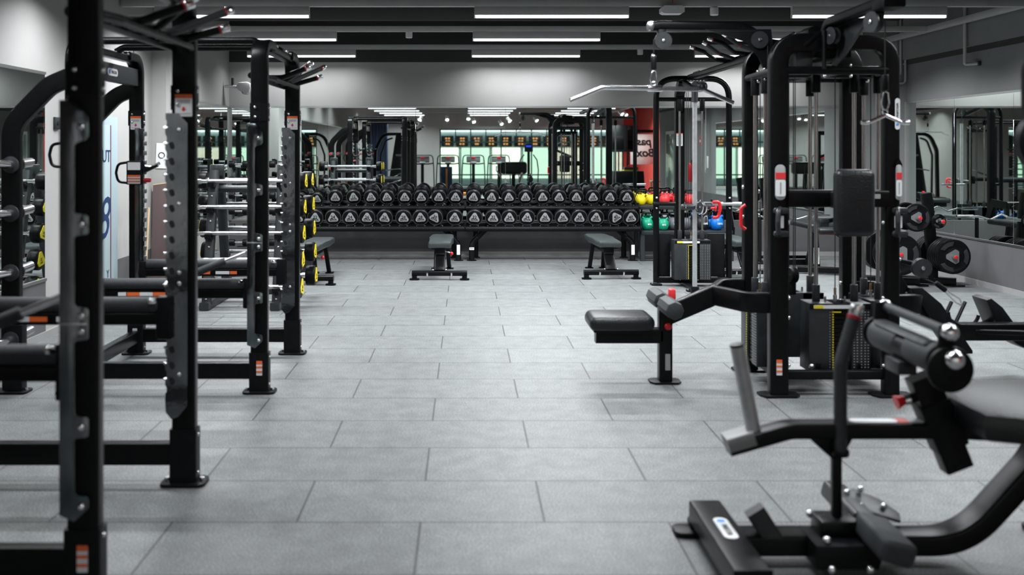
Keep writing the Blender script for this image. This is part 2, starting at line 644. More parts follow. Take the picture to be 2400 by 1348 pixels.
ordinal = ['first', 'second', 'third', 'fourth', 'fifth', 'sixth', 'seventh', 'eighth']
xs = [XL + 0.014, -1.95, -0.70, 0.575, 1.83, 3.08, 4.33, 5.565]
for i in range(7):
    a, b = xs[i] + 0.0015, xs[i + 1] - 0.0015
    mirror_panel('tall wall mirror panel on the back wall behind the dumbbells, %s from the left corner' % ordinal[i],
                 ((a + b) / 2, YB - 0.004, 1.305), (b - a, 0.006, 1.59), 'back wall mirror panels')
ys = [12.8, 11.55, 10.3, 9.05, 7.8, 6.55, 5.67]
for i in range(6):
    b, a = ys[i] - 0.0015, ys[i + 1] + 0.0015
    mirror_panel('tall wall mirror panel on the right wall, %s from the corner pier' % ordinal[i],
                 (XR - 0.004, (a + b) / 2, 1.31), (0.006, b - a, 1.58), 'right wall mirror panels')
for i, (a, b) in enumerate(((12.62, 14.08), (11.16, 12.62))):
    mirror_panel('wall mirror panel on the left wall beyond the pier, %s from the back corner' % ordinal[i],
                 (XL + 0.004, (a + b) / 2, 1.305), (0.006, b - a - 0.003, 1.59), 'left wall mirror panels')
for i, (a, b) in enumerate(((6.7, 7.9), (5.5, 6.7), (4.3, 5.5), (3.0, 4.3), (1.3, 3.0))):
    mirror_panel('wall mirror panel on the left wall beside the power racks, %s from the pale door' % ordinal[i],
                 (XL + 0.004, (a + b) / 2, 1.29), (0.006, b - a - 0.003, 1.62), 'left wall mirror panels')
quad_slab('trim_9', XL + 0.012, 5.565, YB - 0.016, YB, 2.10, 2.125, 'trim')
quad_slab('trim_10', XR - 0.016, XR, 5.67, 12.8, 2.10, 2.122, 'trim')
quad_slab('trim_11', XL, XL + 0.016, 11.16, 14.08, 2.10, 2.122, 'trim')
quad_slab('trim_12', XL, XL + 0.016, 1.3, 7.9, 2.10, 2.122, 'trim')
quad_slab('trim_13', XL, XL + 0.022, 1.3, 7.9, 0.46, 0.482, 'trim')
quad_slab('trim_14', XR - 0.022, XR, 5.67, 12.8, 0.50, 0.52, 'trim')
quad_slab('trim_15', XL + 0.002, XL + 0.035, YB - 0.035, YB - 0.002, 0.5, 2.12, 'steel')
quad_slab('trim_16', XR - 0.03, XR, 12.77, 12.8, 0.5, 2.12, 'base')

# ceiling rails + linear lamps -------------------------------------------------
rows = [13.72 - 2.04 * k for k in range(12) if k not in (6, 7)]
ROWN = ['first', 'second', 'third', 'fourth', 'fifth', 'sixth', 'seventh', 'eighth', 'ninth', 'tenth', 'eleventh', 'twelfth']
for k, y in enumerate(rows):
    b = B()
    b.box((1.07, y, 2.925), (8.8, 0.07, 0.065), 0.004)
    o = b.obj('ceiling_rail', 'beam')
    n = ['first from the back wall', 'second from the back wall', 'third from the back wall'][k] if k < 3 else None
    if n:
        tag(o, 'grey ceiling rail crossing the room, ' + n, 'rail', 'crosswise ceiling rails')
    else:
        tag(o, 'grey ceiling rail crossing the room, %s from the back wall' % ROWN[k], 'rail', 'crosswise ceiling rails')
o = B().box((5.46, 2.0, 2.925), (0.07, 23.0, 0.064), 0.004).obj('ceiling_rail', 'beam')
tag(o, 'long grey ceiling rail running lengthwise beside the right wall', 'rail')

col_word = {-2.26: 'left', 0.84: 'middle', 3.92: 'right'}
row_word = ['closest to the back wall', 'second row from the back wall', 'third row from the back wall']


def make_lamp():
    t = thing('linear_ceiling_lamp', '', 'ceiling lamp', group='linear ceiling lamps')
    B().box((0, 0, 0.045), (1.50, 0.062, 0.082), 0.004).obj('housing', 'beam', t)
    B().box((0, 0, -0.009), (1.48, 0.042, 0.026), 0.008, seg=3).obj('lit_tube', 'lamp_on', t)
    # the louvred lamp throws its light downwards
    ld = bpy.data.lights.new('lamp_beam', 'AREA')
    ld.shape = 'RECTANGLE'
    ld.size, ld.size_y = 1.46, 0.045
    ld.energy = LAMP_W
    ld.spread = math.radians(LAMP_SPREAD)
    ld.color = (0.94, 0.975, 1.0)
    lo = bpy.data.objects.new('lamp_beam', ld)
    COL.objects.link(lo)
    lo.parent = t
    lo.location = (0, 0, -0.024)
    b = B()
    for s in (-1, 1):
        b.box((s * 0.748, 0, 0.0), (0.008, 0.046, 0.045), 0.002)
    b.obj('end_cap', 'white_plastic', t)
    return t


lamp0 = make_lamp()
first = True
for k, y in enumerate(rows):
    for x in (-2.26, 0.84, 3.92):
        t = lamp0 if first else copy_tree(lamp0)
        first = False
        for c in t.children:
            if c.type == 'LIGHT':
                c.data = c.data.copy()
                c.data.energy = LAMP_W * (0.33, 1.8, 1.55, 1.25, 0.95, 0.5)[k] if k < 6 else LAMP_W
                if x < 0:
                    c.data.energy *= 0.78
        t.location = (x, y, 2.806)
        if k < 3:
            t['label'] = 'lit linear ceiling lamp, %s one of the row %s' % (col_word[x], row_word[k].replace('second row', 'second').replace('third row', 'third'))
        else:
            t['label'] = 'lit linear ceiling lamp, %s column, %s row from the back wall' % (col_word[x], ROWN[k])

# small cylinders, sensor box, wires under the rails
spots = [(-0.66, 11.68, 2.83, 'white cylinder spotlight under the second ceiling rail, left of centre'),
         (2.42, 9.64, 2.82, 'white cylinder spotlight under the near ceiling rail, right of the white box'),
         (2.42, 13.72, 2.83, 'white cylinder spotlight under the far ceiling rail, above the cable column')]
for x, y, z, lb in spots:
    t = thing('ceiling_spotlight', lb, 'spotlight', (x, y, z), group='small cylinder spotlights')
    B().lathe([(0.0, 0), (0.034, 0), (0.04, 0.006), (0.04, 0.07), (0.03, 0.08), (0, 0.08)], (0, 0, -0.01)).obj('body', 'white_plastic', t)
    B().cyl((0, 0, 0.068), (0, 0, 0.066 + 0.02), 0.012).obj('mount', 'beam', t)
t = thing('ceiling_junction_box', 'pale octagonal junction box hanging under the near ceiling rail', 'junction box', (2.0, 9.60, 2.85))
B().poly([(-0.11, -0.02), (-0.085, -0.035), (0.085, -0.035), (0.11, -0.02), (0.11, 0.02), (0.085, 0.042), (-0.085, 0.042), (-0.11, 0.02)], 0.13, (0, 0, 0)).obj('body', 'white_plastic', t)
B().tube([(0.0, 0, 0.03), (0.01, 0, 0.09), (-0.01, 0, 0.16), (0.02, 0, 0.24)], 0.006, 0.05).obj('orange_cable', 'orange', t)
B().box((0, 0, 0.055), (0.05, 0.05, 0.03), 0.003).obj('bracket', 'beam', t)
# conduits
t = thing('wall_conduit', 'grey conduit dropping down the right wall with an elbow at its foot', 'pipe', (XR - 0.11, 11.1, 0))
B().tube([(0, 0, 3.55), (0, 0, 2.47), (0.02, 0.0, 2.46), (0.09, -0.12, 2.46)], 0.019, 0.05).obj('pipe', 'beam', t)
B().box((0.095, -0.12, 2.46), (0.03, 0.05, 0.05), 0.004).obj('clamp', 'charcoal', t)
for i, (x, zz) in enumerate(((5.60, 2.46), (5.66, 2.36))):
    t = thing('wall_conduit', ['grey conduit down the corner pier, left and shorter of the two', 'grey conduit down the corner pier, right and longer of the two'][i],
              'pipe', (x, 12.76, 0), group='conduits on the corner pier')
    B().tube([(0, 0, 3.55), (0, 0, zz), (-0.1, 0.0, zz)], 0.014, 0.05).obj('pipe', 'beam', t)
    B().box((0.0, 0.02, zz + 0.25), (0.05, 0.03, 0.02), 0.003).obj('clamp', 'beam', t)
# ducts in the dark ceiling void
t = thing('ceiling_duct', 'dark round air duct crossing the ceiling void above the rails', 'duct', (0, 0, 0))
B().cyl((-3.3, 12.6, 3.32), (5.5, 12.6, 3.32), 0.18, seg=28).obj('duct_run', 'ceiling', t)

# emergency light in the left back corner
t = thing('emergency_light', 'white hooded emergency light high in the left back corner', 'wall lamp', (-3.02, 13.75, 2.36))
B().box((-0.20, 0.0, 0.09), (0.03, 0.06, 0.10), 0.006).obj('wall_bracket', 'charcoal', t)
b = B()
b.poly([(-0.13, 0.0), (-0.09, 0.075), (0.03, 0.085), (0.075, 0.06), (0.085, 0.0), (0.06, -0.06), (0.02, -0.095), (-0.03, -0.085), (-0.06, -0.02)], 0.15, (-0.02, 0, 0.0), (1, 0, 0), (0, 0, 1), 0.022)
b.obj('hood', 'white_plastic', t)
B().box((-0.23, 0, 0.02), (0.16, 0.05, 0.04), 0.01).obj('arm', 'white_plastic', t)

# door on the left wall
dw = struct(B().box((XL + 0.03, 8.91, 0.905), (0.06, 0.98, 1.81), 0.003), 'door_1', mat('pale_blue_frame', (0.34, 0.43, 0.47), 0.4))
lf = B().box((XL + 0.062, 8.82, 0.87), (0.008, 0.76, 1.72), 0.002).obj('door_leaf', mat('pale_blue_leaf', (0.42, 0.52, 0.56), 0.35), dw)
B().box((XL + 0.0665, 9.195, 0.87), (0.006, 0.014, 1.72), 0.001).obj('maroon_edge', mat('maroon', (0.12, 0.01, 0.03), 0.4), dw)
text('COUT', 0.16, 'inkblue', lf, (XL + 0.068, 8.96, 1.44), (0, 1, 0), (0, 0, 1))
text('8', 0.55, 'inkblue', lf, (XL + 0.068, 9.0, 0.86), (0, 1, 0), (0, 0, 1), shear=0.3)
text('Y', 0.1, 'inkblue', lf, (XL + 0.068, 9.12, 0.36), (0, 1, 0), (0, 0, 1))

# switch plate, paper and board near the pier
t = thing('wall_switch', 'dark square wall switch plate left of the pale blue door', 'switch', (XL, 8.12, 1.72))
B().box((0.01, 0, 0), (0.02, 0.1, 0.1), 0.004).obj('plate', 'charcoal', t)
B().cyl((0.018, 0, 0), (0.028, 0, 0), 0.018).obj('knob', 'ink', t)
o = B().poly(rounded(0.12, 0.27, 0.001, 1), 0.003, (-3.245, 10.612, 1.44), (1, 0, -0.04), (0.04, 0, 1)).obj('paper_notice', 'paper')
tag(o, 'white paper notice taped to the pier on the left wall', 'notice')
text('O', 0.1, 'grey_plastic', o, (-3.245, 10.609, 1.44), (1, 0, 0), (0, 0, 1), name='printed_mark')
t = thing('leaning_board', 'plum brown board leaning against the pier behind the far power rack', 'board', (-3.28, 10.45, 0))
B().poly([(-0.04, 0.0), (0.19, 0.0), (0.19, 1.155), (-0.04, 1.125)], 0.018, (0, 0.02, 0.0), (1, 0, 0), (0, 0.09, 1)).obj('panel', 'wood', t)
B().tube([(-0.04, 0.121, 1.13), (0.19, 0.124, 1.16)], 0.006).obj('pale_edge', 'stick', t)
o = B().cyl((-3.30, 10.15, 0.0), (-3.45 + 0.13, 10.36, 0.9), 0.011, seg=10).obj('wooden_stick', 'stick')
o.location = (0.02, 0, 0)
tag(o, 'thin pale wooden stick leaning against the plum brown board', 'stick')
# ================================================================== dumbbell racks
def make_dumbbell(r, L, txt):
    """axis along +Y, near end at -L/2"""
    t = thing('dumbbell', '', 'dumbbell', group='round dumbbells on the two racks')
    hl = L * 0.33
    B().cyl((0, -L / 2 + hl - 0.01, 0), (0, L / 2 - hl + 0.01, 0), 0.017, seg=14).obj('handle', 'chrome', t)
    for s in (-1, 1):
        e = s * L / 2
        i = s * (L / 2 - hl)
        hd = B()
        hd.lathe([(0, 0), (r * 0.80, 0), (r * 0.86, 0.004), (r * 0.95, 0.012), (r, 0.022), (r, hl * 0.55), (r * 0.93, hl * 0.8), (r * 0.7, hl), (0, hl)], (0, e, 0), (0, -s, 0), 36)
        h = hd.obj('head', 'rubber', t)
        # metal ring added as the bevel's highlight, and a three sided badge
        B().torus((0, e - s * 0.012, 0), r * 0.93, r * 0.045, (0, 1, 0), 36, 8).obj('highlight_ring', 'bevel_highlight', h)
        q = r * 0.66
        tri = []
        for k in range(3):
            a0 = PI / 2 + k * 2 * PI / 3
            for da in (-0.30, -0.1, 0.1, 0.30):
                rr = q * (0.93 if abs(da) > 0.2 else 1.0)
                tri.append((rr * math.cos(a0 + da), rr * math.sin(a0 + da)))
        right = (1, 0, 0) if s < 0 else (-1, 0, 0)
        bd = B().poly(tri, 0.004, (0, e + s * 0.001, 0), right, (0, 0, 1)).obj('badge', 'badge', h)
        n = e + s * 0.0038
        lt = text(txt, r * 0.52, 'ink', h, (0, n, r * 0.10), right, (0, 0, 1), name='number', bold=r * 0.01)
        lt2 = text('ZIVA', r * 0.34, 'ink', h, (0, n, -r * 0.22), right, (0, 0, 1), name='maker_name', bold=r * 0.012, sx=1.15)
    return t


TX = [703, 744, 786, 828, 869, 907, 948, 987, 1028, 1068, 1111, 1153, 1193, 1231, 1271.5, 1311, 1352, 1390, 1430, 1469.5]
TW = ['10', '10', '12', '12', '12', '12', '14', '14', '14', '14', '16', '16', '16', '16', '18', '18', '18', '18', '20', '20']
BX = [698, 738.6, 780, 820, 861, 903, 945, 985, 1026, 1066, 1113, 1156, 1194, 1235, 1277, 1318, 1357.5, 1398, 1438, 1478]
BW = ['22', '22', '24', '24', '26', '26', '28', '28', '30', '30', '32', '32', '34', '34', '36', '36', '38', '38', '40', '40']
protos = {}
ordn = ['first', 'second', 'third', 'fourth', 'fifth', 'sixth', 'seventh', 'eighth', 'ninth', 'tenth']
for tier, (px, pw, yf, zc, py) in enumerate(((TX, TW, 13.50, 0.848, 463), (BX, BW, 13.30, 0.578, 511))):
    for i, (x, w) in enumerate(zip(px, pw)):
        r = 0.103 if tier == 0 else 0.112
        if tier == 0 and w == '10':
            r = 0.085
        L = 0.30 if tier == 0 else 0.36
        key = (w, r)
        if key not in protos:
            protos[key] = make_dumbbell(r, L, w)
            t = protos[key]
        else:
            t = copy_tree(protos[key])
        X = (x - 1090) * yf / 2326.0
        pitch = math.radians(15)
        ty = yf + L / 2 * math.cos(pitch)
        tz = 1.5 - (py + (4 if w == '10' else 0) - 352) * yf / 2326.0 + L / 2 * math.sin(pitch)
        t.location = (X, ty, tz)
        roll = random.uniform(-0.10, 0.10)
        yaw = random.uniform(-0.03, 0.03)
        if tier == 1 and i == 8:
            roll, yaw = 0.45, -0.12
        if tier == 1 and i == 18:
            roll, yaw = -0.6, 0.05
        t.rotation_euler = (pitch, roll, yaw)
        side = 'left' if i < 10 else 'right'
        t['label'] = 'round dumbbell marked %s, %s from the left on the %s shelf, %s rack' % (w, ordn[i % 10], 'upper' if tier == 0 else 'lower', side)


def dumbbell_rack(x0, x1, lb, mirror_leg):
    t = thing('dumbbell_rack', lb, 'rack', ((x0 + x1) / 2, 13.5, 0), group='two tier dumbbell racks')
    h = (x1 - x0) / 2
    for nm, y, z in (('upper', 0.13, 0.838 - 0.10), ('lower', -0.05, 0.578 - 0.107)):
        s = B()
        s.tube([(-h, y - 0.095, z - 0.030), (h, y - 0.095, z - 0.030)], 0.036, seg=18)
        o = s.obj('shelf_rail', 'frame2', t)
        s = B()
        s.tube([(-h, y + 0.115, z + 0.028), (h, y + 0.115, z + 0.028)], 0.036, seg=18)
        o = s.obj('shelf_rail', 'frame2', t)
        c = B()
        for s_ in (-1, 1):
            c.tube([(s_ * h, y - 0.12, z - 0.035), (s_ * h, y + 0.14, z + 0.035)], 0.028, seg=12)
        c.obj('rail_end', 'frame2', t)
        g = B()
        for k in range(10):
            X = -h + (k + 0.5) * 2 * h / 10
            for dx in (-0.055, 0.055):
                g.tube([(X + dx, y - 0.115, z + 0.012), (X + dx * 0.6, y - 0.0, z - 0.002 + 0.01), (X + dx, y + 0.13, z + 0.066)], 0.006, 0.03, 8)
        g.obj('saddle', 'steel', t)
    for s_ in (-1, 1):
        e = s_ * (h - 0.085)
        i = s_ * (h - 0.36)
        leg = B().tube([(e, -0.02, 0.01), (e, -0.02, 0.24), (i, 0.06, 0.50), (i + s_ * 0.05, 0.10, 0.72)], 0.038, 0.16, 18, 8).obj('front_leg', 'frame2', t)
        B().lathe([(0.0, 0), (0.068, 0), (0.068, 0.008), (0.045, 0.012), (0, 0.012)], (e, -0.02, 0)).obj('foot_disc', 'frame2', leg)
        rl = B().tube([(e - s_ * 0.06, 0.36, 0.01), (e - s_ * 0.06, 0.36, 0.52), (e - s_ * 0.12, 0.28, 0.80)], 0.036, 0.12, 18, 8).obj('rear_leg', 'frame2', t)
        B().lathe([(0.0, 0), (0.06, 0), (0.06, 0.008), (0.045, 0.012), (0, 0.012)], (e - s_ * 0.06, 0.36, 0)).obj('foot_disc', 'frame2', rl)
        if (s_ > 0) or mirror_leg == 2:
            decal('white_sticker', (e, -0.059, 0.15), 0.045, 0.135, 'white', leg, t=0.004)
        if s_ < 0 and mirror_leg == 1:
            d = decal('white_sticker', (e, -0.059, 0.165), 0.065, 0.035, 'white', leg, t=0.004)
            text('ZIVA', 0.022, 'ink', d, (e, -0.062, 0.165))
        B().tube([(i + s_ * 0.02, 0.0, 0.44), (i + s_ * 0.02, 0.27, 0.62)], 0.03, seg=12).obj('cross_brace', 'frame2', t)
    return t


dumbbell_rack(-2.36, -0.005, 'black two tier dumbbell rack, the left of the two under the mirrors', 0)
dumbbell_rack(0.005, 2.36, 'black two tier dumbbell rack, the right of the two under the mirrors', 1)

# ================================================================== flat benches


def flat_bench(x, y, rz, lb, knob=False, vinyl='vinyl_bench'):
    """foot bar nearest, pad runs away from it"""
    t = thing('flat_bench', lb, 'bench', (x, y, 0), rz, 'flat training benches')
    # pad with tapered far end
    pts = [(-0.135, 0.0), (-0.12, -0.03), (0.12, -0.03), (0.135, 0.0), (0.135, 0.45), (0.15, 0.62), (0.14, 1.05), (0.11, 1.12), (-0.11, 1.12), (-0.14, 1.05), (-0.15, 0.62), (-0.135, 0.45)]
    B().poly(pts, 0.07, (0, 0, 0.395), (1, 0, 0), (0, 1, 0), bev=0.018).obj('seat_pad', vinyl, t)
    b = B()
    b.poly([(-0.10, 0.03), (0.10, 0.03), (0.10, 1.02), (-0.10, 1.02)], 0.02, (0, 0, 0.352), (1, 0, 0), (0, 1, 0), bev=0.004)
    b.obj('pad_board', 'rubber', t)
    B().rtube([(0, 0.10, 0.34), (0, 0.10, 0.27), (0, -0.06, 0.10)], 0.12, 0.05, (0, 1, 0), 0.10, 0.01).obj('front_neck', 'frame', t)
    fb = B().rtube([(-0.32, -0.06, 0.075), (0.32, -0.06, 0.075)], 0.07, 0.06, c=0.02).obj('foot_bar', 'frame', t)
    for s in (-1, 1):
        B().poly(rounded(0.11, 0.11, 0.03), 0.014, (s * 0.29, -0.075, 0.007), (1, 0, 0), (0, 1, 0)).obj('rubber_foot', 'rubber', fb)
        B().cyl((s * 0.29, -0.07, 0.01), (s * 0.29, -0.07, 0.05), 0.03, seg=14).obj('foot_stem', 'rubber', fb)
        B().tube([(s * 0.14, -0.115, 0.05), (s * 0.14, -0.125, 0.085)], 0.012, seg=10).obj('chrome_bolt', 'bolt', fb)
    b = B()
    for sx in (-1, 1):
        for dz in (0.0,):
            b.ball((sx * 0.075, -0.06, 0.112), 0.012)
    b.obj('clamp_bolts', 'bolt', fb)
    for s in (-1, 1):
        lg = B().rtube([(s * 0.07, 0.80, 0.34), (s * 0.085, 0.98, 0.01)], 0.05, 0.04, (0, 1, 0), 0, 0.008).obj('rear_leg', 'frame', t)
        B().poly(rounded(0.10, 0.09, 0.02), 0.012, (s * 0.09, 0.985, 0.006), (1, 0, 0), (0, 1, 0)).obj('foot_plate', 'rubber', lg)
    B().rtube([(0, 0.12, 0.30), (0, 0.88, 0.30)], 0.07, 0.06, c=0.008).obj('spine', 'frame', t)
    if knob:
        k = B().tube([(0.05, 0.30, 0.30), (0.12, 0.30, 0.27)], 0.008).obj('pull_pin', 'bolt', t)
        B().ball((0.13, 0.30, 0.265), 0.022).obj('red_knob', 'red', k)
    return t


flat_bench(-0.295, 11.55, -0.01, 'grey padded flat bench with red knob standing before the left dumbbell rack', True)
flat_bench(1.70, 11.63, 0.035, 'grey padded flat bench standing before the right dumbbell rack', False)
flat_bench(-1.78, 11.12, -0.04, 'grey padded flat bench half hidden behind the yellow capped barbells', True)
flat_bench(3.30, 11.7, 0.06, 'grey padded flat bench seen between the cable column and multi station', False)

# ================================================================== kettlebells and their rack
t = thing('kettlebell_rack', 'dark grey two shelf kettlebell rack against the back wall', 'rack', (3.0, 13.5, 0))
for nm, z, y0, y1 in (('upper', 0.745, 0.10, 0.48), ('lower', 0.415, -0.10, 0.44)):
    s = B()
    s.box((0, (y0 + y1) / 2, z - 0.012), (1.24, y1 - y0, 0.02), 0.004)
    s.box((0, y0, z - 0.03), (1.24, 0.02, 0.055), 0.006)
    s.obj('shelf', 'charcoal', t)
for s_ in (-1, 1):
    b = B()
    b.rtube([(s_ * 0.60, -0.06, 0.0), (s_ * 0.60, -0.06, 0.38)], 0.08, 0.06)
    b.obj('front_leg', 'charcoal', t)
    B().rtube([(s_ * 0.60, 0.42, 0.0), (s_ * 0.60, 0.42, 0.72)], 0.07, 0.05).obj('rear_leg', 'charcoal', t)
    B().poly([(-0.12, 0.36), (-0.05, 0.36), (0.12, 0.66), (0.48, 0.66), (0.48, 0.76), (0.06, 0.78), (-0.14, 0.46)], 0.012, (s_ * 0.628, 0, 0), (0, 1, 0), (0, 0, 1)).obj('side_bracket', 'frame2', t)
B().rtube([(-0.6, -0.06, 0.06), (0.6, -0.06, 0.06)], 0.05, 0.05).obj('base_bar', 'charcoal', t)


def kettlebell(x, y, z, r, m, lb, yaw=0.0, txt=None):
    t = thing('kettlebell', lb, 'kettlebell', (x, y, z), yaw, 'coloured kettlebells')
    bd = B().lathe([(0, 0), (r * 0.55, 0), (r * 0.82, r * 0.25), (r * 0.98, r * 0.7), (r, r * 0.98), (r * 0.93, r * 1.38), (r * 0.74, r * 1.72), (r * 0.45, r * 1.93), (0, r * 1.98)], (0, 0, 0)).obj('ball', m, t)
    for s in (-1, 1):
        B().tube([(s * r * 0.42, 0, r * 1.72), (s * r * 0.86, 0, r * 2.1)], r * 0.2, seg=12).obj('handle_root', m, t)
    B().tube([(-r * 0.84, 0, r * 2.02), (-r * 0.86, 0, r * 2.75), (r * 0.86, 0, r * 2.75), (r * 0.84, 0, r * 2.02)], r * 0.15, r * 0.5, 12, 6).obj('handle', 'frame', t)
    if txt:
        text(txt, r * 0.34, 'white', bd, (r * 0.1, -r * 1.0, r * 0.92), ext=0.003, bold=0.001)
    return t


zu, zl = 0.748, 0.419
kettlebell(2.42, 13.66, zu, 0.068, 'yellow', 'yellow kettlebell in front on the upper shelf, nearest the dumbbells', 0.1)
kettlebell(2.33 + 0.11, 13.84, zu, 0.068, 'yellow', 'yellow kettlebell behind the front yellow one on the upper shelf', 0.5)
kettlebell(2.575, 13.80, zu, 0.068, 'yellow', 'yellow kettlebell second from the left in the back of the upper shelf', -0.4)
kettlebell(2.75, 13.68, zu, 0.073, 'kred', 'red kettlebell in front on the upper shelf, left end of the reds', 0.2)
kettlebell(2.84, 13.84, zu, 0.073, 'kred', 'red kettlebell in the back of the upper shelf between two front ones', -0.2)
kettlebell(2.93, 13.67, zu, 0.073, 'kred', 'red kettlebell in front on the upper shelf beside the black cable post', 0.3)
kettlebell(3.10, 13.70, zu, 0.073, 'kred', 'red kettlebell on the upper shelf just right of the black cable post', 0.1)
kettlebell(2.475, 13.50, zl, 0.083, 'green', 'large green kettlebell at the left end of the lower shelf', 0.15, '8KG')
kettlebell(2.45, 13.72, zl, 0.08, 'green', 'green kettlebell behind the left end one on the lower shelf', 0.6)
kettlebell(2.685, 13.46, zl, 0.078, 'green', 'green kettlebell in front on the lower shelf, second from the left', -0.1, '8KG')
kettlebell(2.84, 13.56, zl, 0.083, 'kgrey', 'grey kettlebell on the lower shelf beside the second green one', 0.2, '10KG')
kettlebell(2.78, 13.78, zl, 0.078, 'kgrey', 'grey kettlebell at the back of the lower shelf', 0.3)
kettlebell(3.03, 13.62, zl, 0.08, 'kgrey', 'grey kettlebell on the lower shelf behind the black cable post', 0.1)
kettlebell(3.24, 13.55, zl, 0.09, 'kblack', 'black kettlebell on the lower shelf left of the blue one', 0.1, '16KG')
kettlebell(3.425, 13.50, zl, 0.092, 'blue', 'large blue kettlebell on the lower shelf, right end', 0.1, '12KG')
kettlebell(3.40, 13.80, zl, 0.085, 'blue', 'blue kettlebell at the back of the lower shelf, right end', 0.4)

# ================================================================== barbell rack with yellow capped barbells
BRX = -2.105
t = thing('barbell_rack', 'grey A-frame rack holding yellow capped fixed barbells', 'rack', (BRX, 9.75, 0))
for s_ in (-1, 1):
    e = s_ * 0.33
    for q in (-1, 1):
        post = B().rtube([(e, q * 0.10, 1.30), (e, q * 0.40, 0.05)], 0.09, 0.07, (0, 1, 0), 0, 0.02).obj('sloping_post', 'charcoal', t)
        for k, z in enumerate((1.2, 0.955, 0.71, 0.465, 0.215)):
            yy = 0.14 + (1.2 - z) * 0.24
            b = B().rtube([(e, q * yy, z - 0.045), (e, q * (yy + 0.10), z - 0.05), (e, q * (yy + 0.115), z - 0.005)], 0.06, 0.016, (0, 0, 1), 0.02, 0.004)
            b.obj('bar_cradle', 'frame2', post)
        b = B()
        for k in range(10):
            z = 1.18 - k * 0.12
            yy = 0.10 + (1.3 - z) * 0.24 + 0.038
            b.ball((e, q * yy, z), 0.012)
        b.obj('bolt_row', 'bolt', post)
    B().cyl((e, 0, 1.25), (e, 0, 1.36), 0.07, seg=24, bev=0.01).obj('post_top', 'charcoal', t)
    B().rtube([(e, -0.5, 0.04), (e, 0.5, 0.04)], 0.09, 0.07).obj('base_runner', 'charcoal', t)
B().cyl((-0.33, 0, 1.12), (0.33, 0, 1.12), 0.035).obj('top_tie', 'charcoal', t)
B().rtube([(-0.33, 0, 0.12), (0.33, 0, 0.12)], 0.07, 0.07).obj('low_tie', 'charcoal', t)


def make_barbell(r, txt):
    t = thing('fixed_barbell', '', 'barbell', group='fixed barbells on the A-frame rack')
    B().cyl((-0.50, 0, 0), (0.50, 0, 0), 0.019, seg=16).obj('bar', 'chrome', t)
    B().cyl((-0.36, 0, 0), (0.36, 0, 0), 0.0205, seg=16).obj('grip', 'steel', t)
    for s in (-1, 1):
        B().cyl((s * 0.43, 0, 0), (s * 0.49, 0, 0), 0.026).obj('collar', 'chrome', t)
        h = B().lathe([(0, 0), (r * 0.55, 0), (r * 0.94, 0.006), (r, 0.016), (r, 0.088), (r * 0.93, 0.099), (r * 0.8, 0.102), (0, 0.102)], (s * 0.472, 0, 0), (s, 0, 0), 36).obj('head', 'rubber', t)
        q = r * 0.78
        tri = []
        for k in range(3):
            a0 = PI / 2 + k * 2 * PI / 3
            for da in (-0.3, -0.1, 0.1, 0.3):
                tri.append((q * math.cos(a0 + da), q * math.sin(a0 + da)))
        bd = B().poly(tri, 0.012, (s * 0.575, 0, 0), (0, s, 0), (0, 0, 1)).obj('yellow_badge', 'yellow_badge', h)
        text(txt, r * 0.42, 'ink', h, (s * 0.5815, 0, 0.0), (0, s, 0), (0, 0, 1), name='number')
        text('ZIVA', r * 0.25, 'ink', h, (s * 0.5815, 0, -r * 0.3), (0, s, 0), (0, 0, 1), name='maker_name')
    return t


bp = {}
hw = ['top', 'second', 'third', 'fourth', 'lowest']
for q, side in ((-1, 'near'), (1, 'far')):
    for k, z in enumerate((1.2, 0.955, 0.71, 0.465, 0.215)):
        r = 0.088 + 0.004 * k
        key = k
        if key not in bp:
            bp[key] = make_barbell(r, str([10, 15, 20, 25, 30][k]))
            o = bp[key]
        else:
            o = copy_tree(bp[key])
        yy = 0.14 + (1.2 - z) * 0.24
        o.location = (BRX, 9.75 + q * (yy + 0.062), z)
        o.rotation_euler = (random.uniform(-0.3, 0.3), 0, 0)
        o['label'] = 'fixed barbell with yellow badged ends, %s one on the %s side of its rack' % (hw[k], side)

# ================================================================== dumbbell tree in the left corner
t = thing('dumbbell_tree', 'dark upright stand carrying small hex dumbbells in the left corner', 'stand', (-2.72, 12.75, 0))
B().rtube([(0, 0, 0.02), (0, 0, 1.36)], 0.07, 0.07).obj('column', 'charcoal', t)
B().lathe([(0, 0), (0.24, 0), (0.24, 0.02), (0.05, 0.04), (0, 0.04)], (0, 0, 0)).obj('base_plate', 'frame2', t)
for k in range(6):
    z = 0.30 + 0.2 * k
    for s in (-1, 1):
        B().rtube([(s * 0.03, 0, z - 0.03), (s * 0.20, -0.02, z - 0.035)], 0.05, 0.012).obj('shelf_arm', 'frame2', t)
protod = None
lv = ['lowest', 'second lowest', 'third lowest', 'third highest', 'second highest', 'highest']
for k in range(6):
    z = 0.30 + 0.2 * k
    for s in (-1, 1):
        if protod is None:
            o = thing('hex_dumbbell', '', 'dumbbell', group='small dumbbells on the corner tree')
            B().cyl((-0.06, 0, 0), (0.06, 0, 0), 0.013, seg=12).obj('handle', 'steel', o)
            for q in (-1, 1):
                B().cyl((q * 0.05, 0, 0), (q * 0.125, 0, 0), 0.046, seg=10, bev=0.008).obj('head', 'rubber', o)
            protod = o
        else:
            o = copy_tree(protod)
        o.location = (-2.72 + s * 0.17, 12.68, z + 0.02)
        o['label'] = 'small black dumbbell on the corner stand, %s pair, %s one' % (lv[k], 'left' if s < 0 else 'right')

# ================================================================== plate trees, right back


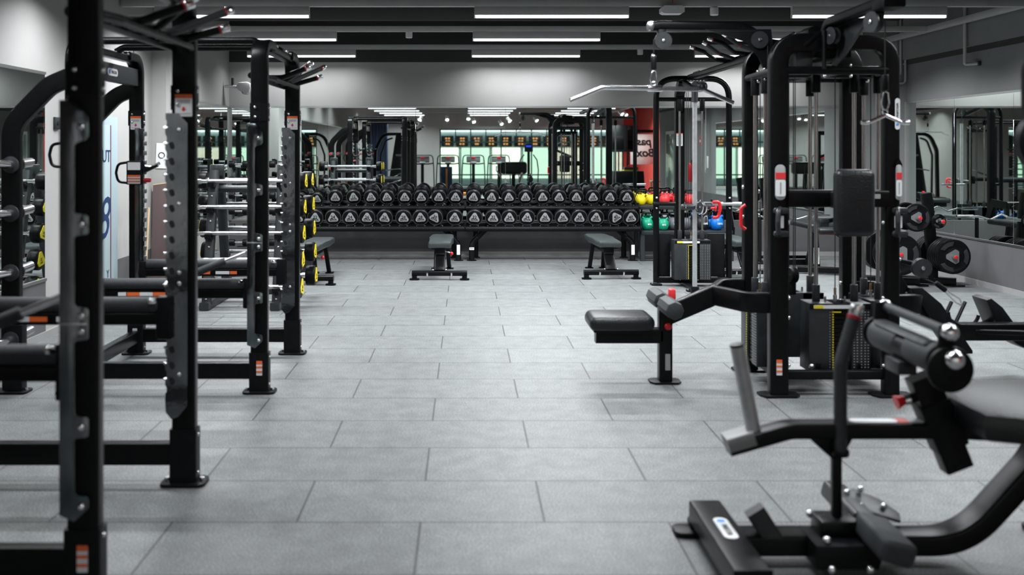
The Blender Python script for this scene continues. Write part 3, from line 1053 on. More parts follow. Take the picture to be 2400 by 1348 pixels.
def weight_plate(x, y, z, r, th, lb, grp='weight plates on the plate trees', faces=True, ry=0.0):
    t = thing('weight_plate', lb, 'weight plate', (x, y, z), group=grp)
    b = B()
    b.lathe([(0.026, 0.008), (r * 0.40, 0.008), (r * 0.46, 0.013), (r * 0.62, 0.014), (r * 0.80, 0.006), (r * 0.90, 0.0), (r * 0.98, 0.004), (r, 0.012), (r, th - 0.012), (r * 0.98, th - 0.004), (r * 0.9, th), (r * 0.78, th - 0.006), (0.026, th - 0.006)], (0, 0, 0), (0, 1, 0), 40)
    pl = b.obj('disc', 'rubber', t)
    if faces:
        tri = []
        q = r * 0.43
        for k in range(3):
            a0 = ry + PI + k * 2 * PI / 3
            for da in (-0.28, 0, 0.28):
                tri.append((q * math.cos(a0 + da), q * math.sin(a0 + da)))
        B().poly(tri, 0.006, (0, 0.006, 0), (1, 0, 0), (0, 0, 1)).obj('grey_badge', 'plate_badge', t)
        for k in range(3):
            a0 = ry + PI / 3 + PI + k * 2 * PI / 3
            pts = []
            for j in range(9):
                a = a0 - 0.55 + 1.1 * j / 8
                pts.append((r * 0.86 * math.cos(a), r * 0.86 * math.sin(a)))
            for j in range(9):
                a = a0 + 0.45 - 0.9 * j / 8
                pts.append((r * 0.62 * math.cos(a), r * 0.62 * math.sin(a)))
            B().poly(pts, 0.006, (0, 0.0045, 0), (1, 0, 0), (0, 0, 1), 0.001).obj('grip_opening', 'ink', t)
    return t


def plate_tree(x, y, lb, big, small, names, top=True):
    t = thing('plate_tree', lb, 'weight stand', (x, y, 0))
    B().rtube([(-0.02, 0, 0.03), (-0.02, 0, 0.30), (-0.07, 0, 0.9), (-0.09, 0, 1.02)], 0.10, 0.09, (0, 1, 0), 0.2).obj('post', 'frame', t)
    bb = B().rtube([(-0.30, 0.16, 0.05), (0.20, -0.10, 0.05)], 0.11, 0.07).obj('base_beam', 'frame', t)
    for sx, sy in ((-0.28, 0.15), (0.18, -0.09)):
        B().poly(rounded(0.2, 0.14, 0.03), 0.014, (sx, sy, 0.008), (1, 0, 0), (0, 1, 0)).obj('foot_plate', 'rubber', bb)
    for (dx, z, yl) in ((big[0], big[1], 0.36), (small[0], small[1], 0.26)):
        pg = B().cyl((dx, -yl, z), (dx, yl, z), 0.024, seg=16).obj('peg', 'bolt', t)
        for s in (-1, 1):
            B().cyl((dx, s * (yl - 0.012), z), (dx, s * (yl + 0.012), z), 0.02, seg=16, bev=0.004).obj('red_cap', 'red', pg)
        if abs(dx + 0.05) > 0.09:
            B().rtube([(-0.05, 0, z + 0.02), (dx, 0, z)], 0.07, 0.08, c=0.02).obj('arm', 'frame', t)
    return t


plate_tree(5.22, 11.05, 'black plate tree by the right wall, the nearer to the mirror', (0.07, 0.345, 0), (-0.02, 0.72, 0), None)
for k in range(5):
    weight_plate(5.29, 10.74 + 0.047 * k, 0.345, 0.19, 0.045, 'large weight plate on the low peg, right plate tree, %s in the front stack' % ordn[k], faces=(k == 0))
for k in range(4):
    weight_plate(5.29, 11.13 + 0.047 * k, 0.345, 0.19, 0.045, 'large weight plate on the low peg, right plate tree, %s in the rear stack' % ordn[k], faces=False)
weight_plate(5.20, 10.88, 0.72, 0.08, 0.03, 'small black weight plate with grey badge on the upper peg of the right plate tree')
plate_tree(4.82, 11.05, 'black plate tree partly hidden behind the multi station, farther from the mirror', (-0.12, 0.37, 0), (0.13, 0.76, 0), None)
for k in range(4):
    weight_plate(4.70, 10.70 + 0.055 * k, 0.37, 0.225, 0.05, 'largest black weight plate on the left plate tree, %s in the front stack' % ordn[k], faces=(k == 0))
for k in range(3):
    weight_plate(4.70, 11.14 + 0.055 * k, 0.37, 0.225, 0.05, 'largest black weight plate on the left plate tree, %s in the rear stack' % ordn[k], faces=False)
weight_plate(4.95, 10.86, 0.76, 0.155, 0.04, 'medium black weight plate with grey badge on the upper peg of the left plate tree')
weight_plate(4.95, 11.12, 0.76, 0.155, 0.04, 'medium black weight plate behind the badged one on the left plate tree', faces=False)

# ================================================================== adjustable bench between the stations
t = thing('adjustable_bench', 'black adjustable bench with white label seen through the multi station', 'bench', (4.37, 12.3, 0))
B().pad((0.0, 0.30, 0.56), (0.30, 0.95, 0.07), 0.03).obj('back_pad', 'vinyl', t)
B().pad((0.0, -0.34, 0.53), (0.30, 0.28, 0.07), 0.03).obj('seat_pad', 'vinyl', t)
ad = B().rtube([(-0.02, 0.0, 0.04), (-0.08, -0.1, 0.50)], 0.09, 0.06, (0, 1, 0)).obj('ladder_post', 'frame', t)
decal('white_label', (-0.05, -0.10, 0.2), 0.07, 0.2, 'white', ad, t=0.006)
B().rtube([(0.05, 0.5, 0.04), (0.1, 0.3, 0.54)], 0.07, 0.06, (0, 1, 0)).obj('rear_post', 'frame', t)
B().tube([(0.1, -0.2, 0.52), (0.28, -0.2, 0.40), (0.34, -0.2, 0.05)], 0.022, 0.15).obj('curved_leg', 'frame', t)
B().rtube([(-0.32, -0.2, 0.05), (0.2, -0.35, 0.05)], 0.08, 0.07).obj('base_beam', 'frame', t)
B().rtube([(-0.2, 0.55, 0.05), (0.2, 0.55, 0.05)], 0.07, 0.07).obj('rear_foot', 'frame', t)
B().tube([(-0.02, -0.12, 0.47), (0.26, -0.14, 0.465)], 0.008).obj('red_handle', 'red', t)
t = thing('curl_bar', 'chrome zigzag curl bar leaning behind the adjustable bench', 'bar', (4.25, 13.2, 0.62))
B().tube([(-0.6, 0, 0), (-0.3, 0, 0.0), (-0.15, 0, -0.045), (0, 0, 0.03), (0.15, 0, -0.045), (0.3, 0, 0), (0.6, 0, 0)], 0.014, 0.05).obj('bent_bar', 'chrome', t)
for s in (-1, 1):
    B().cyl((s * 0.38, 0, 0), (s * 0.6, 0, 0), 0.025).obj('sleeve', 'chrome', t)
t = thing('bar_stand', 'low black stand under the chrome curl bar', 'stand', (4.25, 13.2, 0))
for s in (-1, 1):
    B().rtube([(s * 0.33, 0, 0.0), (s * 0.33, 0, 0.60)], 0.04, 0.04).obj('post', 'frame', t)
B().rtube([(-0.33, 0, 0.08), (0.33, 0, 0.08)], 0.04, 0.04).obj('tie_bar', 'frame', t)
B().box((0, 0, 0.012), (0.8, 0.34, 0.024), 0.005).obj('base_plate', 'frame', t)
# ================================================================== power racks
RW = 1.17      # distance between the two front uprights


def foot(parent, x, y, w=0.20, d=0.14):
    f = B().poly(rounded(w, d, 0.035), 0.014, (x, y, 0.007), (1, 0, 0), (0, 1, 0), 0.002).obj('foot_plate', 'frame2', parent)
    for sx in (-1, 1):
        B().cyl((x + sx * (w / 2 - 0.022), y, 0.014), (x + sx * (w / 2 - 0.022), y, 0.028), 0.011, seg=8).obj('floor_bolt', 'bolt', f)
    return f


def bolts(parent, pts, r=0.011):
    b = B()
    for p in pts:
        b.ball(p, r, seg=10, ring=6)
    return b.obj('bolt_heads', 'bolt', parent)


def power_rack(loc, lb, arm_z, near_label=False):
    t = thing('power_rack', lb, 'power rack', loc, 0, 'power racks along the left wall')
    H = 2.2
    W = RW
    # ---- front and rear uprights, each bent over at the top
    for row, lx, w in (('front', 0.0, 0.105), ('rear', -1.15, 0.10)):
        for near in (True, False):
            y = 0 if near else W
            s = 1 if near else -1
            up = B().rtube([(lx, y, 0.02), (lx, y, H - 0.03), (lx, y + s * 0.27, H - 0.03)], w, 0.062, (0, s, 0), 0.14, 0.012, 10)
            u = up.obj('upright', 'frame', t)
            B().rtube([(lx, y, 0.01), (lx, y, 0.25)], w + 0.016, 0.078, (0, 1, 0), 0, 0.008).obj('foot_socket', 'frame2', u)
            B().rtube([(lx, y, 1.68), (lx, y, 1.79)], w + 0.007, 0.068, (0, 1, 0), 0, 0.006).obj('splice_sleeve', 'frame2', u)
            foot(u, lx, y)
            bolts(u, [(lx + dx, y - 0.036, z) for z in (1.705, 1.765) for dx in (-0.022,)] + [(lx + q * (w / 2 + 0.004), y, z) for q in (-1, 1) for z in (1.705, 1.765, 0.05, 0.22)], 0.0095)
            if row == 'front' and near:
                stripe_label((lx + 0.005, y - 0.041, 0.155), 0.036, 0.085, u)
            if not near:
                zz = 1.70
                warning_label((lx + 0.004, y - 0.0335, zz), 0.076, 0.098, u)
            if row == 'rear' and not near:
                decal('white_sticker', (lx, y - 0.041, 0.15), 0.034, 0.085, 'white', u, t=0.003)
        b = B().rtube([(lx, 0.22, H - 0.045), (lx, W - 0.22, H - 0.045)], w * 0.72, 0.05, (0, 0, 1), 0, 0.012)
        tb = b.obj('top_beam', 'frame', t)
        bolts(tb, [(lx + 0.03, q, H - 0.015) for q in (0.27, 0.40, W - 0.40, W - 0.27)], 0.012)
    # ---- round tubes from front to rear at the top
    for y, z in ((0.06, H - 0.015), (0.74, H + 0.012)):
        B().tube([(0.0, y, z - 0.03), (-0.05, y, z), (-1.10, y, z), (-1.15, y, z - 0.03)], 0.024, 0.05, 14).obj('top_tube', 'frame', t)
    # ---- base beams
    for y in (0, W):
        B().rtube([(-0.04, y, 0.137), (-1.11, y, 0.137)], 0.06, 0.098, (0, 0, 1), 0, 0.006).obj('base_beam', 'frame', t)
    B().rtube([(-1.15, 0.03, 0.13), (-1.15, W - 0.03, 0.13)], 0.06, 0.09).obj('rear_base_beam', 'frame', t)
    rb = B().rtube([(-1.15, 0.02, 2.03), (-1.15, W - 0.02, 2.03)], 0.05, 0.125, (0, 0, 1), 0, 0.006).obj('name_beam', 'charcoal', t)
    logo_badge((-1.1235, 0.60, 2.03), 0.19, 0.05, rb, (0, 1, 0), (0, 0, 1))
    # ---- curved storage posts with plate pegs
    for y in (0, W):
        p = B().rtube([(-1.18, y, 1.95), (-1.30, y, 1.90), (-1.535, y, 1.66), (-1.535, y, 0.30)], 0.062, 0.115, (1, 0, 0) if False else (0, 0, 1), 0.22, 0.01, 10)
        sp = p.obj('storage_post', 'frame', t)
        B().rtube([(-1.52, y, 0.02), (-1.52, y, 0.42)], 0.125, 0.078, (0, 1, 0), 0, 0.008).obj('foot_socket', 'frame2', sp)
        foot(sp, -1.535, y, 0.22)
        for z in (1.41, 1.11, 0.745, 0.33):
            for s in (-1, 1):
                pg = B().cyl((-1.525, y + s * 0.03, z), (-1.525, y + s * 0.24, z + 0.012), 0.028, seg=18).obj('plate_peg', 'chrome', t)
                B().cyl((-1.525, y + s * 0.036, z), (-1.525, y + s * 0.050, z), 0.052, seg=18, bev=0.004).obj('peg_washer', 'charcoal', pg)
                B().cyl((-1.525, y + s * 0.238, z + 0.012), (-1.525, y + s * 0.248, z + 0.012), 0.025, seg=18, bev=0.003).obj('red_cap', 'red', pg)
    # ---- near hook plate (smooth edge with bolt tabs)
    tabs = [1.575, 1.255, 0.93, 0.59, 0.33]
    inner = -0.040
    out = [(-0.085, 0.30), (-0.085, 1.665), (-0.030, 1.665), (0.012, 1.61)]
    for i, z in enumerate(tabs):
        hgt = 0.035 if i != 2 else 0.055
        if i == 0:
            out += [(0.014, z - 0.03), (0.0, z - 0.045), (inner + 0.008, z - 0.05), (inner, z - 0.062)]
        elif i == len(tabs) - 1:
            out += [(inner, z + hgt + 0.008), (inner + 0.008, z + hgt), (0.006, z + hgt), (0.012, z + hgt - 0.012), (0.012, z - 0.005), (-0.035, z - 0.05)]
        else:
            out += [(inner, z + hgt + 0.010), (inner + 0.008, z + hgt), (0.004, z + hgt), (0.012, z + hgt - 0.008), (0.012, z - hgt + 0.008), (0.004, z - hgt), (inner + 0.008, z - hgt), (inner, z - hgt - 0.010)]
    hp = B().poly(out, 0.010, (0.015, -0.040, 0), (1, 0, 0), (0, 0, 1), 0.002).obj('hook_plate', 'plate', t)
    bolts(hp, [(0.003, -0.048, z) for z in (1.575, 1.255, 0.955, 0.905, 0.59, 0.33)], 0.012)
    B().box((-0.023, -0.049, 0.93), (0.095, 0.008, 0.006), 0.001).obj('stop_line', 'bolt', hp)
    # ---- far hook plate with a row of notches
    out = [(0.012, 0.36), (0.012, 1.62), (-0.03, 1.665), (-0.085, 1.665)]
    z = 1.64
    while z > 0.42:
        out += [(-0.086, z), (-0.081, z - 0.010), (-0.081, z - 0.028), (-0.087, z - 0.036), (-0.088, z - 0.062)]
        z -= 0.07
    out += [(-0.085, 0.33), (-0.06, 0.30), (-0.03, 0.31)]
    for nm, yy in (('front', W - 0.040),):
        fp = B().poly(out, 0.010, (0.012, yy, 0), (1, 0, 0), (0, 0, 1), 0.0).obj('notched_hook_plate', 'plate', t)
        b = B()
        z = 1.60
        while z > 0.45:
            b.tube([(-0.080, yy - 0.006, z), (-0.064, yy - 0.006, z)], 0.0055, seg=8)
            z -= 0.07
        b.obj('notch_pins', 'bolt', fp)
        bolts(fp, [(-0.012, yy - 0.008, q) for q in (1.59, 1.26, 0.955, 0.905, 0.50)], 0.011)
        b = B()
        z = 1.52
        while z > 0.45:
            b.poly(rounded(0.02, 0.032, 0.009), 0.003, (-0.045, yy - 0.006, z), (1, 0, 0.3), (-0.3, 0, 1))
            z -= 0.07
        b.obj('notch_openings', 'ink', fp)
    # rear notched rails on the rear uprights
    for yy, s in ((0.040, 1), (W - 0.040, -1)):
        b = B()
        b.box((-1.115, yy, 1.0), (0.07, 0.010, 1.32), 0.002)
        rp = b.obj('rear_hook_plate', 'plate', t)
        b = B()
        z = 1.62
        while z > 0.4:
            b.box((-1.075, yy, z), (0.022, 0.02, 0.034), 0.003)
            z -= 0.07
        b.obj('notch_teeth', 'steel', rp)
    # ---- padded safety arms
    for y, s in ((0.045, 1), (W - 0.045, -1)):
        a = B().cyl((-0.10, y, arm_z - 0.035), (-1.06, y, arm_z - 0.035), 0.036, seg=20, bev=0.006).obj('safety_arm_pad', 'foam', t)
        r = B().rtube([(-0.085, y, arm_z - 0.095), (-1.07, y, arm_z - 0.095)], 0.05, 0.052, (0, 0, 1), 0, 0.004).obj('safety_arm_rail', 'frame', t)
        for k, (x0, w, m) in enumerate(((-0.86, 0.05, 'white'), (-0.79, 0.08, 'orange'), (-0.71, 0.08, 'white'), (-0.63, 0.08, 'orange'), (-0.50, 0.10, 'white'), (-0.42, 0.05, 'orange'))):
            decal('reflective_stripe', (x0, y - 0.0262, arm_z - 0.095), w, 0.022, m, r, t=0.0015, r=0.001)
        e = B().box((-0.075, y, arm_z - 0.09), (0.07, 0.06, 0.19), 0.008).obj('arm_bracket', 'frame2', t)
        B().box((-1.085, y, arm_z - 0.08), (0.05, 0.06, 0.14), 0.008).obj('arm_hook', 'frame2', t)
        B().cyl((-0.112, y - 0.02, arm_z - 0.02), (-0.135, y - 0.045, arm_z - 0.01), 0.014, seg=12, bev=0.003).obj('lock_knob', 'chrome', e)
    # ---- sloping chrome handle with grip
    y = -0.005
    p0, p1 = V(-0.57, y, arm_z - 0.03), V(-0.085, y, arm_z + 0.165)
    hb = B().tube([p0, p1], 0.0135, seg=14).obj('swing_handle', 'chrome', t)
    B().cyl(p0.lerp(p1, 0.30), p0.lerp(p1, 0.74), 0.024, seg=18, bev=0.004).obj('grip_sleeve', 'foam', hb)
    B().ball(p0, 0.026).obj('ball_joint', 'chrome', hb)
    # ---- bar hook unit on the rear uprights
    for y, z in ((-0.045, 1.47), (W - 0.05, 1.335)):
        bx = B().box((-1.145, y, z), (0.115, 0.05, 0.175), 0.008).obj('bar_hook_body', 'frame2', t)
        decal('white_label', (-1.145, y - 0.026, z + 0.048), 0.092, 0.056, 'white', bx, t=0.002)
        stripe_label((-1.145, y - 0.026, z - 0.05), 0.092, 0.062, bx)
        B().tube([(-1.20, y, z + 0.075), (-1.27, y, z + 0.065), (-1.285, y, z + 0.0), (-1.27, y, z - 0.068), (-1.20, y, z - 0.075)], 0.0095, 0.04, 10).obj('loop_handle', 'frame', bx)
        B().poly([(-0.088, 0.03), (-0.07, 0.0), (0.02, 0.045), (0.025, 0.06), (-0.01, 0.05), (-0.05, 0.035), (-0.07, 0.05), (-0.08, 0.09), (-0.095, 0.09), (-0.095, -0.07)], 0.045, (-1.0, y, z), (1, 0, 0), (0, 0, 1)).obj('bar_hook', 'frame2', bx)
        B().tube([(-1.082, y, z + 0.05), (-1.02, y, z + 0.042), (-0.965, y, z + 0.07)], 0.012, 0.02, 8).obj('hook_liner', 'chrome', bx)
        B().cyl((-1.08, y, z - 0.055), (-1.03, y, z - 0.055), 0.016, seg=12, bev=0.004).obj('red_knob', 'red', bx)
    # ---- pull up grips
    for k, (yy, dy, dz, ln, m) in enumerate(((0.34, 0.06, 0.05, 0.10, 'frame'), (0.52, -0.10, 0.075, 0.12, 'frame'), (0.70, 0.16, 0.09, 0.14, 'foam'), (0.93, 0.02, 0.03, 0.10, 'frame'))):
        e = V(0.11 + ln, yy + dy, 1.985 + dz)
        a = V(0.08, yy, 1.975)
        g = B().tube([(-0.05, yy, 1.975), a, e], 0.0175, 0.07, 14).obj('pull_up_grip', m, t)
        d = (e - a).normalized()
        B().cyl(e, e + d * 0.008, 0.019).obj('red_ring', 'ring', g)
        B().cyl(e + d * 0.008, e + d * 0.045, 0.018, seg=16, bev=0.005).obj('chrome_end', 'chrome', g)
    B().tube([(0.03, 0.02, 1.955), (0.06, 0.16, 1.955), (0.06, W - 0.16, 1.955), (0.03, W - 0.02, 1.955)], 0.018, 0.08).obj('front_grip_rail', 'frame', t)
    B().tube([(-0.06, 0.02, 1.965), (-0.06, W - 0.02, 1.965)], 0.02).obj('rear_grip_rail', 'frame', t)
    B().tube([(-0.03, W - 0.35, 1.98), (0.05, W - 0.2, 2.0), (0.075, W - 0.12, 2.07)], 0.02, 0.05).obj('angled_grip', 'frame', t)
    return t


power_rack((-1.262, 3.30, 0), 'black power rack in the left foreground, closest to the camera', 0.845)
power_rack((-1.272, 6.15, 0), 'black power rack behind the foreground one, beside the barbell rack', 0.70)
# ================================================================== helpers for cable machines


def pulley(parent, c, r, axis, w=0.028, name='pulley', m='charcoal'):
    a = Vector(axis).normalized()
    c = Vector(c)
    p = B().lathe([(0, -w / 2), (r, -w / 2), (r, -w * 0.3), (r * 0.9, -w * 0.12), (r * 0.9, w * 0.12), (r, w * 0.3), (r, w / 2), (0, w / 2)], c, a, 36).obj(name, m, parent)
    B().cyl(c - a * (w / 2 + 0.008), c + a * (w / 2 + 0.008), r * 0.2, seg=14, bev=0.003).obj('axle_bolt', 'bolt', p)
    return p


def carabiner(parent, top, h, right=(1, 0, 0), w=0.034):
    top = Vector(top)
    r = Vector(right)
    z = V(0, 0, 1)
    pts = [top, top + r * w * 0.38 - z * h * 0.10, top + r * w * 0.5 - z * h * 0.62, top + r * w * 0.3 - z * h * 0.92, top - z * h,
           top - r * w * 0.3 - z * h * 0.92, top - r * w * 0.46 - z * h * 0.62, top - r * w * 0.25 - z * h * 0.12]
    c = B().sweep(pts, prof_circle(0.0048, 8), up=r.cross(z), closed=True).obj('carabiner', 'chrome', parent)
    return c


def weight_stack(parent, c, w, d, z0, z1, face=(0, -1, 0), side_numbers=True, rods=True, top_z=1.97, pin=True):
    """shrouded weight stack; face = outward normal of the front"""
    f = Vector(face).normalized()
    r = V(0, 0, 1).cross(f) * -1          # right hand seen from the front
    r = f.cross(V(0, 0, 1)) * -1
    z = V(0, 0, 1)
    c = Vector(c)
    rz = math.atan2(r.y, r.x)
    H = z1 - z0
    zc = (z0 + z1) / 2
    sh = B()
    cw = w * 0.40
    sh.box(c + r * (-w / 2 + cw / 2) + z * zc, (cw, d, H), 0.006, (0, 0, rz))
    sh.box(c + r * (w / 2 - w * 0.31 / 2) + z * zc, (w * 0.31, d, H), 0.006, (0, 0, rz))
    sh.box(c - f * (d / 2 - 0.006) + z * zc, (w, 0.012, H), 0.003, (0, 0, rz))
    s = sh.obj('stack_shroud', 'charcoal', parent)
    st = B()
    n = 15
    for k in range(n):
        hh = H * 0.94 / n
        st.box(c - f * 0.004 + r * (w * 0.045) + z * (z0 + hh * (k + 0.5)), (w * 0.30, d * 0.88, hh * 0.88), 0.002, (0, 0, rz), 1)
    sp = st.obj('weight_plates', 'frame', parent)
    B().box(c + f * (d / 2 + 0.001) + z * (z1 - 0.02), (w * 0.98, 0.006, 0.035), 0.002, (0, 0, rz)).obj('shroud_cap', 'frame2', s)
    pl = decal('number_strip', c + f * (d / 2 + 0.0055) - r * w * 0.12 + z * (z1 - 0.022), w * 0.62, 0.022, 'white', s, r, z)
    decal('yellow_mark', c + f * (d / 2 + 0.0075) - r * w * 0.35 + z * (z1 - 0.022), w * 0.15, 0.018, 'yellow', pl, r, z)
    b = B()
    for k in range(24):
        zz = z0 + H * 0.03 + k * H * 0.88 / 24
        b.box(c + f * (d / 2 + 0.001) - r * w * 0.115 + z * zz, (0.007, 0.003, 0.008), 0, (0, 0, rz))
    b.box(c + f * (d / 2 + 0.001) - r * w * 0.06 + z * (z1 - 0.055), (w * 0.15, 0.003, 0.006), 0, (0, 0, rz))
    b.obj('yellow_scale', 'yellow', s)
    b = B()
    for k in range(22):
        zz = z0 + H * 0.03 + k * H * 0.88 / 22
        for q in (-0.165, 0.225, 0.275, 0.34, 0.40, 0.45):
            b.box(c + f * (d / 2 + 0.001) + r * w * q + z * zz, (0.0075 if q > 0 else 0.004, 0.003, 0.0055), 0, (0, 0, rz))
    b.obj('printed_numbers', 'badge', s)
    if rods:
        for q in (-1, 1):
            p = c + r * q * w * 0.31
            rd = B().cyl(p + z * (z1 + 0.0), p + z * top_z, 0.0125, seg=16).obj('guide_rod', 'rod', parent)
            B().cyl(p + z * (z1 - 0.005), p + z * (z1 + 0.105), 0.024, seg=18, bev=0.004).obj('lower_sleeve', 'charcoal', rd)
            B().cyl(p + z * (top_z - 0.11), p + z * (top_z + 0.02), 0.028, seg=18, bev=0.004).obj('upper_sleeve', 'frame2', rd)
        B().cyl(c + z * (z1 + 0.0), c + z * top_z, 0.0035, seg=8).obj('cable', 'cable', parent)
        cl = B().cyl(c + z * (z1 - 0.005), c + z * (z1 + 0.04), 0.012, seg=12).obj('selector_stem', 'bolt', parent)
        B().cyl(c + z * (z1 + 0.04), c + z * (z1 + 0.085), 0.008, seg=12).obj('brass_ferrule', mat('brass', (0.5, 0.36, 0.2), 0.3, 1.0) if 'brass' not in bpy.data.materials else bpy.data.materials['brass'], cl)
        for q in (-1, 1):
            B().cyl(c + r * q * w * 0.16 + z * (z1 - 0.005), c + r * q * w * 0.16 + z * (z1 + 0.03), 0.007, seg=10).obj('chrome_stud', 'bolt', cl)
    return s


# ================================================================== multi station (four weight stacks)
MS = thing('multi_station', 'large black four sided cable multi station with a lat bar, right of the aisle', 'cable machine', (2.26, 6.41, 0))
cx, cy = 2.26, 6.41
legs = {'fl': (-0.35, -0.35), 'fr': (0.335, -0.35), 'bl': (-0.32, 0.35), 'br': (0.37, 0.35)}
H = 2.19
for k, (x, y) in legs.items():
    sx = 1 if x < 0 else -1
    w = {'fl': 0.112, 'fr': 0.09, 'bl': 0.095, 'br': 0.145}[k]
    lg = B().rtube([(x, y, 0.01), (x, y, H - 0.035), (x + sx * 0.28, y, H - 0.035)], 0.085, w, (sx, 0, 0), 0.15 if k == 'fl' else 0.22, 0.014, 10)
    o = lg.obj('leg', 'frame', MS)
    f = B().poly([(-0.12, -0.02), (-0.09, -0.07), (0.09, -0.07), (0.12, -0.03), (0.12, 0.05), (0.09, 0.07), (-0.09, 0.07), (-0.12, 0.05)], 0.014, (x + 0.005, y, 0.007), (1, 0, 0), (0, 1, 0), 0.002).obj('foot_plate', 'frame2', o)
    bolts(o, [(x + sx * (w / 2 + 0.003), y - 0.02, z) for z in (1.22, 1.06, 0.60, 0.48, 0.19)], 0.013)
    if k == 'bl':
        bolts(o, [(x - w / 2 - 0.002, y - 0.02, z) for z in (1.25, 1.05, 0.58)], 0.013)
o = [c for c in MS.children if c.name.startswith('leg')]
fl, fr = o[0], o[1]
stripe_label((legs['fl'][0] - 0.005, -0.395, 0.18), 0.034, 0.09, fl)
decal('pale_sticker', (legs['fr'][0], -0.395, 0.24), 0.05, 0.028, 'badge', fr)
logo_badge((legs['fr'][0] + 0.026, -0.395, 1.72), 0.19, 0.030, fr, (0, 0, 1), (-1, 0, 0))
# top: cross beams, hub and ring tubes
for y in (-0.35, 0.35):
    B().rtube([(-0.09, y, H - 0.035), (0.09, y, H - 0.035)], 0.08, 0.08, (0, 0, 1)).obj('top_beam', 'frame', MS)
hub = B().box((0, 0, 2.13), (0.22, 0.66, 0.13), 0.012).obj('hub_box', 'frame2', MS)
B().box((-0.19, -0.30, 2.055), (0.10, 0.12, 0.13), 0.008).obj('hub_bracket', 'charcoal', hub)
B().poly([(-0.13, 0.0), (0.10, 0.0), (0.10, 0.075), (-0.09, 0.085), (-0.13, 0.06)], 0.20, (0, -0.15, 2.19), (1, 0, 0), (0, 0, 1), 0.004).obj('hub_cover', 'frame', hub)
B().tube([(-0.20, -0.37, 2.13), (-0.12, -0.37, 2.20), (-0.02, -0.37, 2.19), (0.04, -0.37, 2.10)], 0.026, 0.06).obj('hub_loop', 'frame', hub)
for a, b_ in (((-0.31, -0.37), (0.31, -0.37)), ((-0.31, 0.37), (0.31, 0.37)), ((-0.36, -0.33), (-0.34, 0.33)), ((0.35, -0.33), (0.37, 0.33))):
    rg = B().tube([(a[0], a[1], 1.985), (b_[0], b_[1], 1.985)], 0.026, seg=18).obj('ring_tube', 'frame', MS)
    m = V((a[0] + b_[0]) / 2, (a[1] + b_[1]) / 2, 1.985)
    d = (V(b_[0], b_[1], 0) - V(a[0], a[1], 0)).normalized()
    bolts(rg, [m + d * 0.08 + V(0, -0.01, 0.03), m - d * 0.08 + V(0, -0.01, 0.03), m + d * 0.08 + V(0, -0.02, -0.035), m - d * 0.08 + V(0, -0.02, -0.035)], 0.011)
B().rtube([(0, -0.35, 1.99), (0, 0.35, 1.99)], 0.12, 0.05).obj('hub_cross_plate', 'frame2', MS)
B().rtube([(-0.34, 0, 1.99), (0.34, 0, 1.99)], 0.12, 0.05).obj('hub_cross_plate', 'frame2', MS)
# stacks
weight_stack(MS, (0.055, -0.20, 0), 0.385, 0.17, 0.13, 0.555, (0, -1, 0))
weight_stack(MS, (-0.345, 0.03, 0), 0.36, 0.15, 0.13, 0.555, (-1, 0, 0))
weight_stack(MS, (0.36, 0.0, 0), 0.36, 0.15, 0.13, 0.555, (1, 0, 0))
weight_stack(MS, (-0.06, 0.24, 0), 0.36, 0.14, 0.13, 0.555, (0, 1, 0))
# base frame
for a, b_ in (((-0.30, -0.33), (0.30, -0.33)), ((-0.30, 0.33), (0.30, 0.33)), ((-0.345, -0.31), (-0.325, 0.31)), ((0.34, -0.31), (0.36, 0.31))):
    B().rtube([(a[0], a[1], 0.125), (b_[0], b_[1], 0.125)], 0.05, 0.055).obj('base_beam', 'frame2', MS)
for (x, y) in ((-0.08, -0.27), (0.17, -0.27), (-0.30, 0.1), (0.32, 0.1)):
    B().cyl((x, y, 0.15), (x, y, 0.185), 0.022, seg=14, bev=0.004).obj('rubber_bumper', 'rubber', MS)
B().ball((-0.12, -0.28, 0.165), 0.018).obj('chrome_nut', 'bolt', MS)
# loose inner cables and a travelling pulley
for x in (-0.22, -0.185, -0.145):
    B().cyl((x, -0.05, 0.75), (x, -0.05, 1.98), 0.0035, seg=8).obj('cable', 'cable', MS)
pulley(MS, (-0.17, -0.05, 0.70), 0.052, (1, 0.25, 0), 0.05, 'travelling_pulley', 'frame2')
B().box((-0.17, -0.05, 0.62), (0.05, 0.05, 0.09), 0.006).obj('pulley_yoke', 'frame2', MS)
# front crossbar with the pad
cb = B().rtube([(-0.30, -0.36, 1.205), (0.31, -0.36, 1.205)], 0.075, 0.105, (0, 0, 1), 0, 0.016).obj('front_crossbar', 'frame', MS)
decal('pale_sticker', (0.235, -0.3995, 1.22), 0.042, 0.028, 'badge', cb)
B().rtube([(-0.005, -0.41, 1.20), (-0.005, -0.60, 1.20)], 0.09, 0.10).obj('pad_mount', 'frame2', MS)
B().pad((-0.005, -0.655, 1.195), (0.232, 0.09, 0.39), 0.042).obj('back_pad', 'vinyl', MS)
B().cyl((-0.135, -0.45, 1.065), (-0.08, -0.45, 1.065), 0.027, seg=18, bev=0.004).obj('stub_grip', 'charcoal', MS)
B().rtube([(-0.12, -0.45, 1.065), (0.02, -0.45, 1.10), (0.02, -0.45, 1.18)], 0.03, 0.03).obj('stub_arm', 'frame2', MS)
